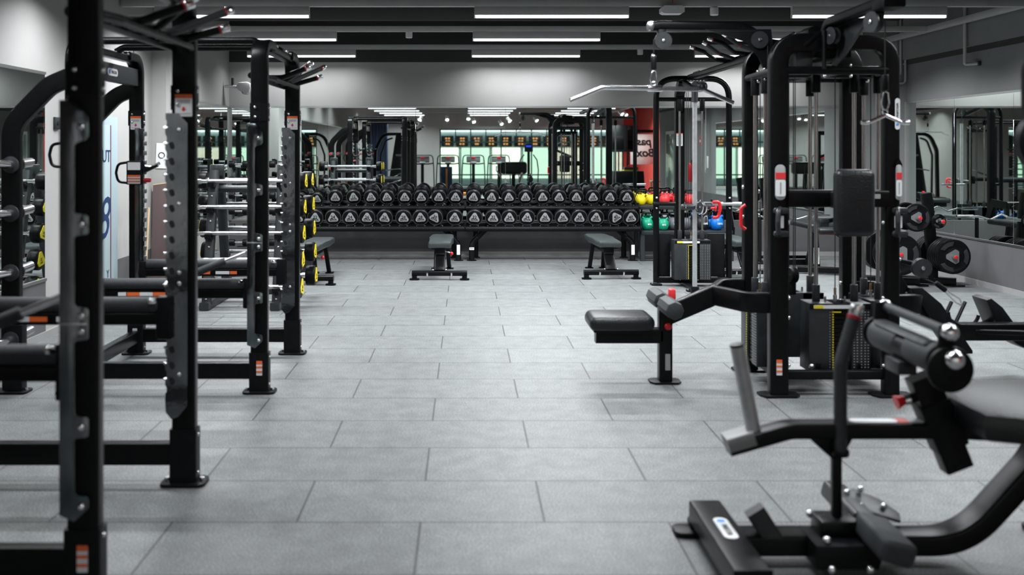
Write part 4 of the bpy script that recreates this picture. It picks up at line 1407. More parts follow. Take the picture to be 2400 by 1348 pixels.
# placards and D handles on the front legs
for i, x in enumerate((legs['fl'][0] - 0.002, legs['fr'][0] + 0.03)):
    w = 0.062 if i == 0 else 0.034
    pc = B().poly(rounded(w, 0.215, w * 0.45), 0.012, (x, -0.402, 1.305), (1, 0, 0), (0, 0, 1), 0.002).obj('placard_holder', 'badge', MS)
    B().poly(rounded(w * 0.98, 0.038, 0.002), 0.002, (x, -0.409, 1.345), (1, 0, 0), (0, 0, 1)).obj('red_band', 'kred', pc)
    B().poly(rounded(w * 0.98, 0.10, 0.012), 0.002, (x, -0.409, 1.27), (1, 0, 0), (0, 0, 1)).obj('white_panel', 'white', pc)
    B().box((x, -0.41, 1.27), (w * 0.12, 0.002, 0.07), 0).obj('printed_figure', 'badge', pc)
    B().poly([(-w * 0.62, -0.01), (0, 0.03), (w * 0.62, -0.01), (w * 0.62, -0.03), (-w * 0.62, -0.03)], 0.008, (x, -0.40, 1.425), (1, 0, 0), (0, 0, 1)).obj('holder_hook', 'frame', pc)
    dh = B().tube([(x, -0.40, 1.145), (x - 0.03, -0.46, 1.135), (x - 0.035, -0.47, 1.07), (x - 0.03, -0.46, 1.0), (x, -0.40, 0.985)], 0.015, 0.03).obj('loop_handle', 'charcoal', MS)
    for z in (1.135, 0.995):
        B().poly(rounded(0.09, 0.036, 0.016), 0.03, (x, -0.42, z), (1, 0, 0), (0, 0, 1), 0.004).obj('handle_lug', 'charcoal', dh)
    decal('white_label', (x, -0.398, 1.065), 0.045, 0.075, 'white', dh, t=0.004)
# red strap handle on the left side
B().tube([(-0.42, 0.10, 1.14), (-0.45, 0.10, 1.12), (-0.45, 0.10, 1.0), (-0.42, 0.10, 0.98)], 0.011, 0.03).obj('red_handle', 'red', MS)
# ---- left arm: lat pulldown
B().rtube([(-0.06, 0, 2.16), (-0.30, 0, 2.19), (-0.46, 0, 2.295), (-1.00, 0, 2.305), (-1.07, 0, 2.295)], 0.07, 0.058, (0, 0, 1), 0.14, 0.014, 8).obj('lat_arm', 'frame', MS)
B().poly([(-0.72, 2.275), (-0.30, 2.275), (-0.27, 2.00), (-0.34, 2.00), (-0.38, 2.10), (-0.46, 2.195)], 0.02, (0, -0.05, 0), (1, 0, 0), (0, 0, 1), 0.003).obj('arm_gusset', 'frame2', MS)
B().box((-1.06, 0, 2.30), (0.05, 0.078, 0.066), 0.02).obj('arm_end_cap', 'steel', MS)
pulley(MS, (-0.992, -0.055, 2.20), 0.055, (0, 1, 0))
B().box((-0.992, 0, 2.235), (0.05, 0.06, 0.09), 0.006).obj('pulley_yoke', 'frame2', MS)
pulley(MS, (-0.38, -0.065, 2.205), 0.055, (0, 1, 0))
B().cyl((-1.052, -0.055, 2.21), (-1.052, -0.055, 2.09), 0.0035, seg=8).obj('cable', 'cable', MS)
B().cyl((-0.325, -0.065, 2.20), (-0.325, -0.065, 0.62), 0.0035, seg=8).obj('cable', 'cable', MS)
B().tube([(-0.99, -0.055, 2.255), (-0.40, -0.06, 2.262)], 0.0035, seg=8).obj('cable', 'cable', MS)
ep = B().cyl((-1.052, -0.055, 2.10), (-1.052, -0.055, 2.015), 0.018, seg=16, bev=0.006).obj('cable_stopper', 'frame2', MS)
B().ball((-1.052, -0.055, 2.10), 0.018).obj('chrome_dome', 'chrome', ep)
carabiner(MS, (-1.052, -0.055, 2.012), 0.10, (1, 0, 0), 0.044)
# ---- front arm
B().rtube([(-0.04, -0.24, 2.14), (-0.04, -0.38, 2.275), (-0.04, -1.24, 2.285), (-0.04, -1.27, 2.28)], 0.075, 0.055, (0, 0, 1), 0.10, 0.012, 8).obj('front_arm', 'frame', MS)
B().box((-0.04, -1.21, 2.275), (0.12, 0.16, 0.075), 0.014).obj('arm_end_cap', 'frame2', MS)
B().poly([(-0.28, 2.0), (-0.36, 2.0), (-0.86, 2.255), (-0.34, 2.255)], 0.016, (0.01, 0, 0), (0, 1, 0), (0, 0, 1), 0.003).obj('arm_gusset', 'charcoal', MS)
pulley(MS, (-0.075, -1.10, 2.185), 0.056, (1, 0.35, 0), 0.04)
B().box((-0.05, -1.10, 2.235), (0.05, 0.05, 0.07), 0.006).obj('pulley_yoke', 'frame2', MS)
pulley(MS, (-0.06, -0.47, 2.185), 0.052, (1, 0.3, 0), 0.04)
B().rtube([(-0.10, -0.44, 1.99), (-0.10, -0.44, 2.22)], 0.03, 0.02).obj('pulley_strut', 'frame2', MS)
B().cyl((-0.038, -1.16, 2.19), (-0.038, -1.16, 1.865), 0.0035, seg=8).obj('cable', 'cable', MS)
B().cyl((-0.038, -1.16, 1.90), (-0.038, -1.16, 1.815), 0.018, seg=16, bev=0.006).obj('cable_stopper', 'frame2', MS)
carabiner(MS, (-0.038, -1.16, 1.812), 0.10, (1, 0, 0), 0.044)
# ---- left seat unit
seat_x = 1.29 - cx
for s in (-1, 1):
    y = s * 0.33
    B().rtube([(-0.37, y, 0.565), (-0.52, y * 0.98, 0.565), (-0.66, 0, 0.565)], 0.05, 0.125, (0, 0, 1), 0.16, 0.01, 10).obj('fork_beam', 'frame', MS)
B().rtube([(-0.63, 0, 0.575), (seat_x, 0, 0.43)], 0.07, 0.125, (0, 0, 1), 0, 0.012).obj('arm_beam', 'frame', MS)
sp = B().rtube([(seat_x, 0, 0.01), (seat_x, 0, 0.53)], 0.085, 0.09, (0, 1, 0), 0, 0.01).obj('seat_post', 'frame', MS)
decal('white_sticker', (seat_x + 0.01, -0.0465, 0.14), 0.032, 0.105, 'badge', sp)
B().poly([(-0.10, -0.03), (-0.075, -0.07), (0.075, -0.07), (0.10, -0.03), (0.10, 0.05), (0.07, 0.07), (-0.07, 0.07), (-0.10, 0.05)], 0.014, (seat_x, 0, 0.007), (1, 0, 0), (0, 1, 0), 0.002).obj('foot_plate', 'frame2', sp)
B().rtube([(seat_x - 0.02, 0, 0.305), (seat_x - 0.45, 0, 0.305)], 0.09, 0.095, (0, 0, 1), 0, 0.014).obj('seat_beam', 'frame', MS)
B().pad((seat_x - 0.295, 0, 0.40), (0.415, 0.33, 0.10), 0.045).obj('seat_pad', 'vinyl', MS)
B().box((seat_x - 0.295, 0, 0.352), (0.36, 0.28, 0.014), 0.003).obj('seat_board', 'rubber', MS)
B().ball((seat_x + 0.01, -0.055, 0.37), 0.024, (1, 0.8, 1)).obj('red_knob', 'red', sp)
for s in (-1, 1):
    B().cyl((seat_x - 0.005, s * 0.045, 0.515), (seat_x - 0.005, s * 0.34, 0.515), 0.057, seg=8, bev=0.012).obj('thigh_roller', 'foam', MS)
B().cyl((seat_x - 0.005, -0.05, 0.515), (seat_x - 0.005, 0.05, 0.515), 0.03).obj('roller_axle', 'frame', MS)
B().box((seat_x + 0.05, 0.02, 0.565), (0.045, 0.05, 0.075), 0.012).obj('red_lever', 'kred', MS)
# ---- right low row unit
for s in (-1, 1):
    y = s * 0.33
    B().rtube([(0.37, y, 0.555), (0.52, y * 0.95, 0.555), (0.66, 0, 0.50)], 0.05, 0.12, (0, 0, 1), 0.16, 0.01, 10).obj('fork_beam', 'frame', MS)
B().rtube([(0.60, 0, 0.53), (0.90, 0, 0.33), (2.6, 0, 0.33)], 0.09, 0.11, (0, 0, 1), 0.08, 0.012, 6).obj('row_beam', 'frame', MS)
B().poly([(0.58, 0.62), (0.66, 0.62), (0.78, 0.52), (0.98, 0.22), (0.98, 0.20), (0.86, 0.20)], 0.12, (0, -0.02, 0), (1, 0, 0), (0, 0, 1), 0.006).obj('sloping_cover', 'frame2', MS)
B().rtube([(0.56, 0, 0.58), (0.49, 0, 0.70), (0.50, 0, 0.82)], 0.07, 0.09, (0, 0, 1), 0.05, 0.008).obj('pulley_mast', 'frame2', MS)
pulley(MS, (0.665, -0.05, 0.745), 0.061, (0, 1, 0), 0.04)
B().rtube([(0.50, 0, 0.795), (0.67, -0.0, 0.76)], 0.03, 0.03).obj('pulley_yoke', 'frame2', MS)
bolts(MS, [(0.47, -0.04, 0.80), (0.53, -0.04, 0.80), (0.50, -0.04, 0.785)], 0.012)
B().tube([(0.66, -0.05, 0.685), (0.76, -0.05, 0.645)], 0.0035, seg=8).obj('cable', 'cable', MS)
e = B().cyl((0.755, -0.05, 0.65), (0.82, -0.05, 0.60), 0.017, seg=14, bev=0.005).obj('cable_stopper', 'frame2', MS)
B().tube([(0.82, -0.05, 0.60), (0.91, -0.05, 0.545), (0.93, -0.05, 0.50), (0.89, -0.05, 0.52), (0.82, -0.05, 0.59)], 0.005, 0.01, 8).obj('carabiner', 'chrome', MS)
for y, dx in ((0.18, 0.0), (-0.24, 0.12)):
    fp = B().poly([(1.02 + dx, 0.52), (1.055 + dx, 0.53), (1.13 + dx, 0.47), (1.25 + dx, 0.30), (1.31 + dx, 0.21), (1.29 + dx, 0.195), (1.22 + dx, 0.23), (1.10 + dx, 0.33)], 0.20, (0.13, y, 0), (1, 0, 0), (0, 0, 1), 0.01).obj('foot_rest', 'frame2', MS)
    B().rtube([(0.98, 0, 0.33), (1.22 + dx, y, 0.36)], 0.04, 0.03).obj('foot_rest_arm', 'frame', MS)
for q in (0.84, 0.93):
    B().tube([(q, 0.05, 0.37), (q + 0.10, 0.12, 0.50)], 0.012).obj('brace_rod', 'frame', MS)
B().torus((1.0, 0.08, 0.44), 0.10, 0.012, (0, 1, 0), 20, 8, (0.2, PI)).obj('guard_loop', 'frame2', MS)
B().pad((2.35, 0, 0.44), (0.45, 0.34, 0.09), 0.04).obj('row_seat_pad', 'vinyl', MS)
B().rtube([(2.35, 0, 0.30), (2.35, 0, 0.02)], 0.08, 0.08, (0, 1, 0)).obj('row_seat_post', 'frame', MS)
B().tube([(1.62, -0.18, 0.26), (1.38, -0.52, 0.02)], 0.022).obj('diagonal_stay', 'frame', MS)

# lat bar and V handle hang from the station: things of their own
t = thing('lat_pulldown_bar', 'long bent chrome lat bar hanging from the left arm of the multi station', 'bar', (1.208, 6.35, 1.895))
b = B()
b.tube([(-0.55, -0.16, -0.085), (-0.345, -0.10, 0.0), (0, 0, 0.0), (0.33, 0.09, 0.0), (0.545, 0.14, -0.085)], 0.0145, 0.05, 16)
lb_ = b.obj('bent_tube', 'chrome', t)
B().cyl((0.05, 0.014, 0), (0.30, 0.082, 0), 0.0155, seg=16).obj('knurled_part', 'steel', t)
B().cyl((-0.045, -0.012, 0.0), (0.055, 0.015, 0.0), 0.021, seg=16, bev=0.004).obj('swivel_collar', 'chrome', t)
B().torus((0.0, 0, 0.028), 0.014, 0.0045, (0, 1, 0), 18, 8).obj('eyelet', 'chrome', t)
t = thing('row_handle', 'chrome V handle hanging from the front arm of the multi station', 'handle', (2.222, 5.25, 1.705))
b = B()
b.tube([(-0.125, 0, -0.058), (-0.09, 0, -0.06), (0, 0, -0.02), (0.09, 0, -0.06), (0.125, 0, -0.058)], 0.0105, 0.012, 14)
b.obj('bent_tube', 'chrome', t)
for s in (-1, 1):
    B().cyl((s * 0.085, 0, -0.0585), (s * 0.128, 0, -0.0585), 0.0135, seg=14, bev=0.003).obj('end_sleeve', 'chrome', t)
B().torus((0, 0, -0.002), 0.013, 0.005, (0, 1, 0), 18, 8).obj('eyelet', 'chrome', t)

# ================================================================== cable column
CC = thing('cable_column', 'black arched cable column with silver pulley rail before the kettlebells', 'cable machine', (2.53, 11.04, 0))
fr_ = B()
fr_.tube([(-0.405, 0, 0.03), (-0.405, 0, 2.295), (0.405, 0, 2.295), (0.405, 0, 0.03)], 0.033, 0.22, 18, 10)
fo = fr_.obj('arched_frame', 'frame', CC)
B().tube([(-0.40, 0, 2.065), (0.40, 0, 2.065)], 0.023).obj('upper_crossbar', 'frame', CC)
B().rtube([(-0.40, 0, 0.055), (0.40, 0, 0.055)], 0.06, 0.06).obj('base_crossbar', 'frame', CC)
for s in (-1, 1):
    foot(fo, s * 0.405, 0, 0.12, 0.16)
bolts(fo, [(-0.405, -0.036, 0.97), (-0.405, -0.036, 0.86), (0.405, -0.036, 0.97), (0.405, -0.036, 0.86), (-0.14, -0.034, 0.065), (0.05, -0.034, 0.065)], 0.014)
po = B().rtube([(-0.085, 0.28, 0.02), (-0.085, 0.28, 2.15), (-0.085, 0.10, 2.29)], 0.10, 0.10, (0, 1, 0), 0.1).obj('rear_post', 'frame', CC)
B().rtube([(-0.085, -0.49, 0.02), (-0.085, 0.33, 0.03)], 0.09, 0.045).obj('base_runner', 'frame', CC)
foot(po, -0.085, -0.50, 0.19, 0.12)
pl = B().poly(rounded(0.072, 0.145, 0.008), 0.003, (-0.095, 0.2265, 1.62), (1, 0, 0), (0, 0, 1)).obj('warning_sheet', 'white', po)
B().poly(rounded(0.072, 0.013, 0.003), 0.002, (-0.095, 0.2245, 1.687), (1, 0, 0), (0, 0, 1)).obj('orange_header', 'orange', pl)
b = B()
for k in range(9):
    b.box((-0.095, 0.2245, 1.665 - 0.012 * k), (0.05, 0.001, 0.004), 0)
b.obj('printed_lines', 'grey_plastic', pl)
weight_stack(CC, (-0.04, -0.10, 0), 0.40, 0.17, 0.08, 0.515, (0, -1, 0), top_z=2.04)
for s, x0, x1 in ((-1, -0.37, -0.245), (1, 0.165, 0.36)):
    B().box(((x0 + x1) / 2, 0.02, 0.33), (x1 - x0, 0.02, 0.48), 0.003).obj('side_panel', 'frame2', CC)
rl = B().rtube([(-0.195, -0.95, 0.11), (-0.195, -0.95, 2.06)], 0.042, 0.042, (0, 1, 0), 0, 0.006).obj('pulley_rail', 'horn', CC)
B().cyl((-0.195, -0.95, 0.0), (-0.195, -0.95, 0.115), 0.04, seg=20, bev=0.004).obj('rubber_boot', 'rubber', CC)
B().cyl((-0.195, -0.95, 1.99), (-0.195, -0.95, 2.10), 0.033, seg=18).obj('top_sleeve', 'charcoal', CC)
B().rtube([(-0.195, -0.95, 0.03), (-0.09, -0.45, 0.03)], 0.07, 0.035).obj('front_runner', 'frame2', CC)
B().rtube([(-0.195, -0.95, 2.11), (-0.09, 0.0, 2.25)], 0.05, 0.06).obj('top_runner', 'frame', CC)
for x, r in ((-0.03, 0.055), (-0.075, 0.055), (-0.13, 0.05)):
    pulley(CC, (x, -0.60 - 0.1 * (x < -0.1), 2.165), r, (1, 0.6, 0), 0.03)
for x in (-0.115, -0.135):
    B().cyl((x, -0.30, 0.60), (x, -0.30, 2.18), 0.003, seg=8).obj('cable', 'cable', CC)
# sliding carriage
ca = B().pad((-0.27, -0.98, 0.925), (0.15, 0.07, 0.062), 0.03).obj('sliding_carriage', 'charcoal', CC)
b = B()
for k in range(3):
    b.ball((-0.30, -1.016, 0.94 - 0.012 * k), 0.003, seg=8, ring=6)
b.obj('white_dots', 'white', ca)
pulley(CC, (-0.145, -1.02, 0.925), 0.052, (0.9, 0.4, 0), 0.03, 'carriage_pulley')
for dx in (-0.018, 0.018):
    B().torus((-0.145 + dx, -1.02, 0.935), 0.062, 0.006, (0.9, 0.4, 0), 26, 8, (0, PI * 1.25), 1, 1.3).obj('chrome_guard', 'chrome', CC)
B().cyl((-0.105, -1.04, 0.90), (-0.105, -1.04, 0.845), 0.016, seg=14, bev=0.004).obj('cable_stopper', 'charcoal', CC)
carabiner(CC, (-0.105, -1.04, 0.84), 0.085, (1, 0, 0), 0.04)
# horizontal handles on the frame
B().cyl((-0.45, -0.05, 0.905), (-0.20, -0.05, 0.905), 0.023, seg=16, bev=0.004).obj('side_handle', 'frame2', CC)
B().rtube([(-0.405, 0, 0.905), (-0.405, -0.06, 0.905)], 0.05, 0.05).obj('handle_mount', 'frame2', CC)
B().cyl((0.20, -0.05, 0.905), (0.60, -0.05, 0.905), 0.021, seg=16, bev=0.004).obj('side_handle', 'steel', CC)
B().rtube([(0.405, 0, 0.905), (0.405, -0.06, 0.905)], 0.05, 0.05).obj('handle_mount', 'frame2', CC)
t = thing('red_grip_handle', 'red D shaped grip handle hung at the pulley of the cable column', 'handle', (2.50, 10.02, 0.905))
B().tube([(0.0, 0, 0.07), (0.07, 0, 0.075), (0.075, 0, 0.0), (0.055, 0, -0.085), (0.0, 0, -0.085)], 0.0165, 0.04, 14).obj('grip_frame', 'red', t)
B().cyl((-0.02, 0, 0.008), (0.035, 0, 0.008), 0.012, seg=14).obj('hub', 'red', t)
B().lathe([(0, 0), (0.033, 0.003), (0.033, 0.01), (0, 0.013)], (0.022, 0, 0.008), (1, 0, 0)).obj('flange', 'red', t)

# crossover beam with pull up grips between column and station
t = thing('crossover_beam', 'black overhead beam with red ringed pull up grips joining the two cable machines', 'beam', (2.50, 8.9, 2.27))
B().rtube([(0.0, 2.10, 0.035), (0.0, -2.10, 0.035)], 0.075, 0.06, (0, 0, 1), 0, 0.012).obj('beam', 'frame', t)
bolts(t, [(0.0, 1.95 - 0.05 * k, 0.07) for k in range(6)], 0.013)
B().poly(rounded(0.28, 0.26, 0.02), 0.012, (-0.0, 2.02, 0.0), (1, 0, 0), (0, 1, 0)).obj('end_plate', 'frame2', t)
bolts(t, [(-0.08 + 0.035 * k, 1.9, -0.01) for k in range(6)], 0.010)
for y0 in (0.55, -0.15):
    for s in (-1, 1):
        g = B().tube([(0, y0, 0.075), (s * 0.12, y0, 0.09), (s * 0.24, y0 - 0.08, 0.16), (s * 0.34, y0 - 0.10, 0.19)], 0.019, 0.06, 12).obj('pull_up_grip', 'frame2', t)
        e = V(s * 0.34, y0 - 0.10, 0.19)
        d = V(s * 0.10, -0.02, 0.03).normalized()
        B().cyl(e, e + d * 0.008, 0.021).obj('red_ring', 'ring', g)
        B().cyl(e + d * 0.008, e + d * 0.05, 0.02, bev=0.005).obj('chrome_end', 'chrome', g)
        g2 = B().tube([(0, y0 - 0.25, 0.075), (s * 0.14, y0 - 0.26, 0.12), (s * 0.27, y0 - 0.30, 0.20)], 0.019, 0.06, 12).obj('pull_up_grip', 'foam', t)
        e = V(s * 0.27, y0 - 0.30, 0.20)
        d = V(s * 0.13, -0.04, 0.08).normalized()
        B().cyl(e, e + d * 0.008, 0.021).obj('red_ring', 'ring', g2)
        B().cyl(e + d * 0.008, e + d * 0.05, 0.02, bev=0.005).obj('chrome_end', 'chrome', g2)
        B().cyl((s * 0.15, y0 - 0.26, 0.125), (s * 0.158, y0 - 0.263, 0.13), 0.0215).obj('red_ring', 'ring', g2)

# ================================================================== seated calf machine, right foreground
CF = thing('calf_raise_machine', 'black seated calf raise machine with grey thigh rollers in the right foreground', 'calf machine', (1.35, 3.6, 0))
ox = 1.35


def L(px, py, Y=3.6):
    """photo position at depth Y in the machine's own coordinates"""
    return V((px - 1090) * Y / 2326.0 - ox, Y - 3.6, 1.5 - (py - 352) * Y / 2326.0)


tb = B().rtube([(-0.41, 0.29, 0.085), (-0.41, -0.36, 0.085)], 0.125, 0.085, (0, 0, 1), 0, 0.01).obj('cross_foot', 'frame', CF)
logo_badge((-0.405, 0.0, 0.129), 0.20, 0.052, tb, (0, -1, 0), (1, 0, 0))
for y in (0.30, -0.33):
    B().poly(rounded(0.15, 0.11, 0.03), 0.02, (-0.46, y - 0.02, 0.012), (1, 0, 0), (0, 1, 0), 0.004).obj('rubber_foot', 'rubber', tb)
    B().box((-0.43, y, 0.035), (0.08, 0.07, 0.03), 0.005).obj('foot_block', 'rubber', tb)
B().box((-0.41, -0.362, 0.085), (0.13, 0.012, 0.09), 0.003).obj('end_cap', 'rubber', tb)
B().rtube([(-0.36, 0.02, 0.075), (0.46, 0.02, 0.075), (0.72, 0.02, 0.36), (0.80, 0.02, 0.52)], 0.12, 0.075, (0, 0, 1), 0.30, 0.012, 10).obj('main_beam', 'frame', CF)
B().rtube([(0.72, 0.02, 0.30), (1.15, 0.02, 0.05)], 0.09, 0.07, (0, 0, 1)).obj('rear_strut', 'frame', CF)
rf = B().rtube([(0.95, 0.36, 0.07), (0.95, -0.36, 0.07)], 0.10, 0.075).obj('rear_foot_bar', 'frame', CF)
for y in (0.3, -0.3):
    B().poly(rounded(0.15, 0.11, 0.03), 0.02, (0.93, y, 0.012), (1, 0, 0), (0, 1, 0), 0.004).obj('rubber_foot', 'rubber', rf)
    B().box((0.94, y, 0.03), (0.06, 0.06, 0.03), 0.004).obj('foot_block', 'rubber', rf)
# bumper stub
B().rtube([(-0.235, -0.01, 0.09), (-0.305, -0.01, 0.20)], 0.07, 0.055, (0, 1, 0), 0, 0.008).obj('bumper_stub', 'charcoal', CF)
# pivot block
pb = B().poly([(-0.12, 0.02), (0.10, 0.02), (0.115, 0.06), (0.115, 0.105), (-0.12, 0.105)], 0.20, (0, -0.03, 0.01), (1, 0, 0), (0, 0, 1), 0.008).obj('pivot_block', 'frame2', CF)
B().box((-0.004, 0.0, 0.14), (0.15, 0.12, 0.07), 0.012).obj('pivot_collar', 'frame', CF)
bolts(pb, [(x, y, z) for x in (-0.075, 0.065) for y, z in ((-0.105, 0.125), (0.07, 0.155))] + [(-0.07, -0.135, 0.035), (0.065, -0.135, 0.035)], 0.015)
B().rtube([(-0.004, 0, 0.15), (-0.004, 0, 0.46)], 0.034, 0.03, (0, 1, 0), 0, 0.004).obj('pivot_rod', 'frame', CF)
# handle lever
hl = B().tube([(0.0, -0.03, 0.41), (0.0, -0.03, 0.73), (0.048, -0.03, 0.895)], 0.0235, 0.09, 18, 8).obj('brake_handle', 'foam', CF)
B().cyl((0.048, -0.03, 0.895), (0.051, -0.03, 0.905), 0.0245).obj('red_ring', 'ring', hl)
B().cyl((0.051, -0.03, 0.905), (0.063, -0.03, 0.948), 0.0235, seg=18, bev=0.007).obj('chrome_end', 'chrome', hl)
B().cyl((0.0, -0.03, 0.40), (0.0, -0.03, 0.425), 0.031, seg=18, bev=0.005).obj('lower_collar', 'frame2', hl)
# weight lever
wl = B().rtube([(-0.40, 0, 0.425), (-0.18, 0, 0.488), (0.42, 0, 0.488), (0.80, 0, 0.47)], 0.085, 0.056, (0, 0, 1), 0.16, 0.01, 8).obj('weight_lever', 'frame', CF)
B().rtube([(-0.405, 0, 0.438), (-0.31, 0, 0.466)], 0.095, 0.052, (0, 0, 1), 0, 0.006).obj('pale_end_plate', 'pale_plate', wl)
B().poly([(-0.12, 0.47), (0.06, 0.47), (0.02, 0.40), (-0.02, 0.38)], 0.03, (0, 0.0, 0), (1, 0, 0), (0, 0, 1), 0.004).obj('gusset', 'frame2', wl)
d = decal('white_label', (0.13, 0.0, 0.518), 0.17, 0.05, 'white', wl, (1, 0, 0), (0, 1, 0), 0.02, 0.003)
B().poly(rounded(0.04, 0.05, 0.004), 0.003, (0.235, 0.0, 0.518), (1, 0, 0), (0, 1, 0)).obj('red_label', 'kred', wl)
B().poly(rounded(0.06, 0.05, 0.02), 0.003, (0.285, 0.0, 0.518), (1, 0, 0), (0, 1, 0)).obj('pale_label', 'badge', wl)
hn = B().cyl((-0.30, 0, 0.462), (-0.365, -0.01, 0.79), 0.0265, seg=22).obj('weight_horn', 'horn', CF)
B().cyl((-0.3655, -0.01, 0.788), (-0.3675, -0.01, 0.800), 0.0265, seg=22, bev=0.004).obj('horn_cap', 'charcoal', hn)
B().box((-0.31, 0, 0.462), (0.09, 0.08, 0.018), 0.004).obj('horn_base', 'frame2', hn)
# footrest
B().pad((0.098, 0.15, 0.155), (0.095, 0.34, 0.07), 0.02, (0.04, 0.25, 0)).obj('foot_roller', 'charcoal', CF)
B().pad((0.105, -0.155, 0.150), (0.12, 0.26, 0.08), 0.02, (0.04, 0.25, 0)).obj('foot_roller', 'foam', CF)
fp = B().poly([(-0.10, 0.0), (0.14, -0.03), (0.16, 0.02), (0.10, 0.09), (0.0, 0.12), (-0.08, 0.08)], 0.012, (0.14, 0.10, 0.16), (0.86, 0.0, -0.2), (0, 0.94, 0.3), 0.002).obj('foot_rest_bracket', 'charcoal', CF)
bolts(fp, [(0.10, 0.17, 0.20), (0.16, 0.19, 0.205), (0.13, 0.11, 0.17), (0.22, 0.12, 0.165)], 0.012)
# thigh pad post
pp = B().rtube([L(2242, 1095), L(2158, 880)], 0.075, 0.10, (1, 0, 0.4), 0, 0.008).obj('pad_post', 'frame', CF)
B().rtube([L(2225, 1045), L(2180, 940)], 0.09, 0.115, (1, 0, 0.4), 0, 0.008).obj('post_sleeve', 'frame2', CF)
kb = B().cyl(L(2165, 925), L(2128, 937), 0.018, seg=14).obj('pull_pin', 'frame2', CF)
B().cyl(L(2131, 936), L(2119, 939), 0.02, seg=14).obj('chrome_ring', 'bolt', kb)
B().cyl(L(2120, 938), L(2100, 944), 0.016, 0.026, seg=14).obj('red_knob', 'red', kb)
# rollers run along the depth
X1 = 1.61 - ox
B().cyl((X1, -0.25, 0.790), (X1, -0.05, 0.790), 0.056, seg=24, bev=0.01).obj('thigh_roller', 'foam', CF)
B().cyl((X1, 0.02, 0.790), (X1, 0.25, 0.790), 0.056, seg=24, bev=0.01).obj('thigh_roller', 'foam', CF)
B().cyl((X1 - 0.01, -0.06, 0.785), (X1 - 0.01, 0.03, 0.785), 0.045).obj('roller_mount', 'frame2', CF)
B().cyl((X1 + 0.015, -0.265, 0.765), (X1 + 0.015, -0.285, 0.765), 0.078, seg=30, bev=0.006).obj('end_disc', 'frame2', CF)
B().cyl((X1 + 0.0, 0.265, 0.79), (X1 + 0.0, 0.285, 0.79), 0.06, seg=30, bev=0.006).obj('end_disc', 'frame2', CF)
B().lathe([(0.0, 0.03), (0.012, 0.0285), (0.024, 0.022), (0.032, 0.008), (0.034, 0), (0.034, -0.01), (0, -0.01)], (X1 + 0.02, -0.295, 0.80), (0, -1, 0)).obj('chrome_dome', 'chrome', CF)
gb = B().cyl((X1 + 0.015, -0.25, 0.888), (X1 + 0.03, 0.27, 0.890), 0.0175, seg=18).obj('thigh_pad_grip', 'foam', CF)
B().ball((X1 + 0.015, -0.27, 0.888), 0.030).obj('chrome_ball', 'chrome', gb)
B().ball((X1 + 0.03, 0.275, 0.890), 0.027).obj('chrome_ball', 'chrome', gb)
for y in (-0.262, 0.262):
    B().poly([(-0.035, -0.09), (0.035, -0.09), (0.022, 0.05), (-0.022, 0.05)], 0.014, (X1 + 0.008, y, 0.86), (1, 0, 0), (0, 0, 1), 0.002).obj('grip_bracket', 'frame2', CF)
B().box((X1 - 0.02, 0.0, 0.842), (0.05, 0.42, 0.016), 0.004).obj('slide_rail', 'steel', CF)
B().box((X1 - 0.03, 0.0, 0.72), (0.07, 0.12, 0.05), 0.008).obj('roller_clamp', 'charcoal', CF)
# seat
B().poly([(0.40, -0.24), (0.60, -0.31), (1.05, -0.31), (1.05, 0.27), (0.46, 0.27), (0.40, 0.20)], 0.10, (0, -0.02, 0.562), (1, 0, 0), (0, 1, 0), 0.03).obj('seat_pad', 'vinyl', CF)
B().poly([(0.46, -0.16), (1.0, -0.2), (1.0, 0.2), (0.46, 0.14)], 0.02, (0, 0.0, 0.505), (1, 0, 0), (0, 1, 0), 0.004).obj('seat_board', 'rubber', CF)

# dark rounded machine part entering at the right edge
t = thing('pulley_tower', 'black machine with a large rounded disc cut off by the right edge of the view', 'cable machine', (2.2, 3.7, 0))
B().lathe([(0, 0), (0.115, 0), (0.125, 0.01), (0.125, 0.05), (0.115, 0.06), (0, 0.06)], (-0.03, -0.05, 1.53), (0, 1, 0), 40).obj('round_disc', 'frame2', t)
B().rtube([(-0.03, 0.06, 1.45), (-0.03, 0.06, 1.84), (0.12, 0.06, 1.92), (0.5, 0.06, 1.92)], 0.08, 0.10, (1, 0, 0), 0.08, 0.02).obj('curved_arm', 'frame', t)
B().rtube([(0.5, 0.06, 0.02), (0.5, 0.06, 1.96)], 0.08, 0.12, (1, 0, 0)).obj('upright', 'frame', t)
B().box((0.5, 0.06, 0.02), (0.3, 0.6, 0.04), 0.01).obj('base_plate', 'frame2', t)
B().tube([(-0.03, 0.02, 1.53), (0.5, 0.02, 1.30)], 0.03).obj('brace', 'frame', t)
# ================================================================== what the mirrors show behind the camera
# window wall: dark green steel grid with glass
WX0, WX1, WZ0, WZ1 = -0.98, 6.1, 0.12, 2.32
quad_slab('wall_front', XL - 0.2, WX0, YF - 0.2, YF, 0, ZC, 'wall')
quad_slab('wall_front_upper', WX0, WX1, YF - 0.2, YF, WZ1, ZC, 'wall')
quad_slab('wall_front_lower', WX0, WX1, YF - 0.2, YF, 0, WZ0, 'wall')
quad_slab('wall_front_right', WX1, XR2 + 0.2, YF - 0.2, YF, 0, ZC, 'wall_red')
win = struct(B().box(((WX0 + WX1) / 2, YF - 0.08, (WZ0 + WZ1) / 2), (WX1 - WX0, 0.008, WZ1 - WZ0), 0), 'window_1', 'glass')
b = B()
for z in (WZ0 + 0.025, 0.55, 1.81, WZ1 - 0.025):
    b.box(((WX0 + WX1) / 2, YF - 0.06, z), (WX1 - WX0, 0.07, 0.05), 0)
nn = 12
